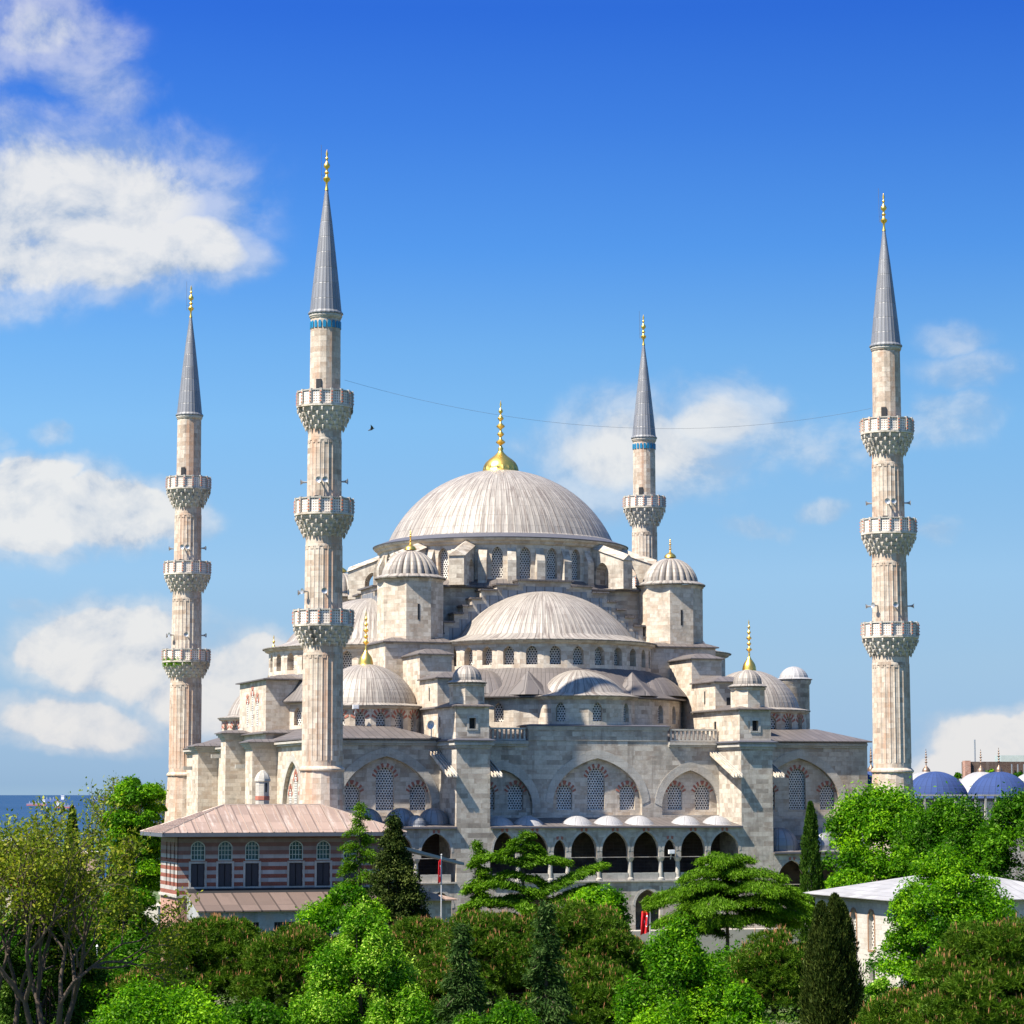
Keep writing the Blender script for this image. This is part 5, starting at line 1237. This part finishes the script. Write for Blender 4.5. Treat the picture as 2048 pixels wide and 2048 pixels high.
# front row, left to right
pine('pine_tree','wide stone pine in front of the pavilion lean-to, farthest left of the pines there',430,1836,300,186,3200)
pine('pine_tree','stone pine overlapping the pavilion lean-to, just left of the lime green tree',590,1850,220,182,2200)
pine('pine_tree','darker low pine at the bottom left under the wide stone pine',300,1955,180,175,1500)
broadleaf('young_tree','bright green tree at the bottom edge, below the wide stone pine',330,1972,330,140,L_BRIGHT,30000,.13,'dome',90,.24,bottom=.0,spiky=.6)
broadleaf('broadleaf_tree','mid green round tree in front of the dark yew, left of centre',692,1762,190,205,L_BRIGHT,22000,.17,'round',70,.3,bottom=.1)
broadleaf('broadleaf_tree','lime green pyramidal tree with pale leaves at the bottom, left of centre',728,1795,350,160,L_LIME,56000,.12,'cone',150,.19,bottom=.0,spiky=.6)
broadleaf('dark_yew','very dark dense yew rising in front of the pavilion eaves',790,1620,190,215,L_DARK,52000,.13,'cone',150,.25,bottom=.02,spiky=.4)
conifer('cedar','feathery light green cedar hugging the left side of the dark yew',722,1606,170,222,44,L_CEDAR,170,.26,.15,.35,shape=.9,hlow=.2)
pine('pine_tree','stone pine just below the flagpole with the furled flag',850,1836,200,200,1800)
pine('pine_tree','large rounded stone pine with pinkish shoots, right of the dark spruces',1150,1806,300,192,3400)
pine('pine_tree','broad stone pine between the two dark spruces at the centre bottom',985,1832,300,186,3200)
pine('pine_tree','low stone pine along the bottom edge at the centre',1180,1930,260,165,2400)
pine('pine_tree','low stone pine between the lime green tree and the left dark spruce',870,1915,200,168,2000)
conifer('spruce','dark narrow spruce at the bottom, left one of two',925,1846,150,150,70,L_CEDARD,150,.3,.13,.45,shape=.9,hlow=-.1)
conifer('spruce','dark slender spruce at the bottom centre, right one of two and taller',1092,1806,150,150,80,L_CEDARD,150,.3,.13,.5,shape=.9,hlow=-.1)
conifer('cedar','light green weeping cedar with long branches reaching right across the gallery arches',1046,1660,340,210,0,L_CEDAR,620,.3,.15,.2,wid=.16,
  asym=[(.97,0,.7,.3),(.93,2.8,1.0,.5),(.9,.3,1.6,.55),(.87,3.0,2.0,.4),(.82,.2,2.2,.25),(.8,1.2,1.6,.3),(.78,3.1,3.9,.02),(.77,0,3.6,.05),(.70,2.9,2.6,.3),(.68,.3,1.8,.4),(.62,3.2,3.6,.1),(.6,-.5,1.6,.3),(.55,.15,6.6,-.32),(.55,2.4,2.4,.3),(.5,3.1,4.8,.12),(.5,-1.5,2.2,.2),(.45,.1,5.9,-.30),(.42,2.8,3.6,.3),(.40,.5,2.6,.3),(.34,3.3,4.2,.25),(.3,0,3.0,.2),(.28,-1.2,3,.2),(.22,3,3.6,.2),(.2,.4,3.0,.3)])
conifer('cedar','small light green young cedar left of the weeping cedar, against the left pier',956,1682,110,212,30,L_CEDAR,240,.3,.16,.3,shape=.7,hlow=.1)
broadleaf('broadleaf_tree','small bright leafy tree right of the weeping cedar below the gallery floor',1195,1762,165,208,L_BRIGHT,20000,.17,'dome',60,.3,bottom=.1)
def lebanon():
    L=[]
    for i in range(44):
        f=(i+.5)/44; tier=round(f*4.6)/4.6; h=.99-.55*(.72*tier+.28*f)+.012*rng.normal(); r=(2.2+4.6*min(1,f*1.5))*(.62+.5*rng.random())*(1-.18*max(0,f-.7)/.3)
        L.append((h,i*2.399+.3*rng.normal(),r,.10+.10*rng.random()))
    conifer('cedar_of_lebanon','broad flat topped cedar with dark layered boughs in front of the right pier',1450,1716,320,206,0,L_CEDAR,420,.26,.14,.2,wid=.24,down=1.0,asym=L)
lebanon()
broadleaf('young_tree','vivid green tree with upright tufts at the bottom, right of centre',1355,1838,280,150,L_BRIGHT,42000,.125,'egg',100,.24,bottom=.0,spiky=.8)
broadleaf('young_tree','small vivid green tree at the bottom edge beside the dark yew',1480,1962,130,140,L_BRIGHT,14000,.12,'dome',50,.3,bottom=.0,spiky=.8)
pine('pine_tree','stone pine between the broad cedar and the dark columnar yew',1550,1852,200,180,2200)
upright('cypress','slim pointed cypress standing against the right part of the mosque wall',1617,1604,50,226,L_CYP,22000,.15)
upright('dark_yew','dark upright columnar yew at the bottom, left of the white mausoleum',1662,1785,165,160,L_DARK,90000,.13,tips=9)
broadleaf('broadleaf_tree','tall bright green tree in front of the rightmost minaret base',1762,1576,275,240,L_BRIGHT,52000,.2,'dome',130,.22,bottom=.0,spiky=.9)
broadleaf('broadleaf_tree','lower bright green tree behind the roof of the white mausoleum',1690,1730,150,232,L_BRIGHT,20000,.2,'dome',60,.3,bottom=.05)
broadleaf('dense_tree','dense mid green tree in front of the blue domes at the right',1900,1594,270,228,L_MID,46000,.18,'dome',110,.24,bottom=.0,spiky=.7)
broadleaf('dense_tree','dense mid green tree cut by the right edge',2035,1585,260,222,L_MID,42000,.18,'dome',110,.24,bottom=.0,spiky=.6)
broadleaf('maple_tree','round green maple covering the corner of the white mausoleum',1892,1682,290,176,L_BRIGHT,62000,.14,'dome',150,.25,bottom=.0)
pine('pine_tree','large stone pine with pinkish shoots filling the bottom right corner',2000,1842,420,142,5200)
pine('pine_tree','low pine at the bottom between the yew and the corner pine',1790,1985,160,150,1500)
broadleaf('shrub','small yellow green shrub below the white mausoleum',1757,1945,90,165,L_LIME,8000,.12,'dome',40,.36,bottom=.0,cat='shrub')
for i,(px,yt,w) in enumerate(((1912,1540,66),(1974,1524,62),(2030,1530,56))):
    broadleaf('distant_tree',['distant small tree left of the brick ruin','leafy tree growing over the brick ruin wall','small tree under the glass canopy of the brick ruin'][i],px,yt,w,334,L_BRIGHT,9000,.24,'dome',40,.36,bottom=.0,group='distant trees by the ruin')
def weeds():
    p=Vector((-29.25,32.6,0)); T=thing('balcony_weeds','green weeds growing on the lowest balcony of the leftmost minaret','plant',(-31.5,31.0,31.5)); n=900
    a=R(-60)+rng.normal(size=n)*.45; P=np.stack([-28.3+2.75*np.sin(a),32.8-2.75*np.cos(a),31.4+rng.normal(size=n)*.22],1); nr=unit(rng.normal(size=(n,3))); A,B=axes(nr,np.full(n,.1),.6); quads('leaves',P,A,B,L_BRIGHT,T,rng.random(n))
weeds()
def ground_cover():
    n=90000; d=150+rng.random(n)**.8*75; px=-150+rng.random(n)*2350; a=(px-1024)/5242.75*d
    P=np.stack([CX+FW.x*d+RT.x*a,CY+FW.y*d+RT.y*a,1.0+0*d],1); nz=np.sin(P[:,0]*.9)*np.sin(P[:,1]*.8+1)+.6*np.sin(P[:,0]*2.3+2)*np.sin(P[:,1]*2.1)
    P[:,2]+=rng.random(n)*np.clip(.9+.5*nz,.2,1.8); nr=unit(rng.normal(size=(n,3))+np.array([0,0,.6])); A,B=axes(nr,.13*(.6+.8*rng.random(n)),.55)
    o=quads('ground_cover',P,A,B,L_CYP,None,rng.random(n)); o.location=(0,0,0); tag(o,'low dark green undergrowth covering the garden ground between the trees','undergrowth',kind='stuff')
ground_cover()
broadleaf('shrub','low green shrub at the bottom edge between the bright green tree and the lime tree',520,1985,190,146,L_MID,16000,.13,'dome',50,.32,bottom=0,cat='shrub')
broadleaf('shrub','dark leafy mass inside the lower part of the large sparse tree',95,1770,210,158,L_CYP,22000,.15,'dome',70,.3,bottom=0,cat='shrub')
broadleaf('shrub','low green shrub at the bottom edge between the two dark spruces',1010,1992,170,146,L_MID,12000,.13,'dome',40,.34,bottom=0,cat='shrub')
# courtyard and garden ground cover far behind, low belt of trees hiding the base of the walls
for i,(px,yt,w,d,lf,lb) in enumerate(((1290,1905,170,200,L_MID,'low green bush at the foot of the flagpole with the open flag'),(905,1880,140,205,L_MID,'low green bush below the left pier'),(640,1880,160,190,L_MID,'low green bush behind the lime green tree'),(1450,1880,200,190,L_MID,'dark green bush under the broad cedar'))):
    broadleaf('shrub',lb,px,yt,w,d,lf,9000,.17,'dome',40,.36,bottom=0,cat='shrub')
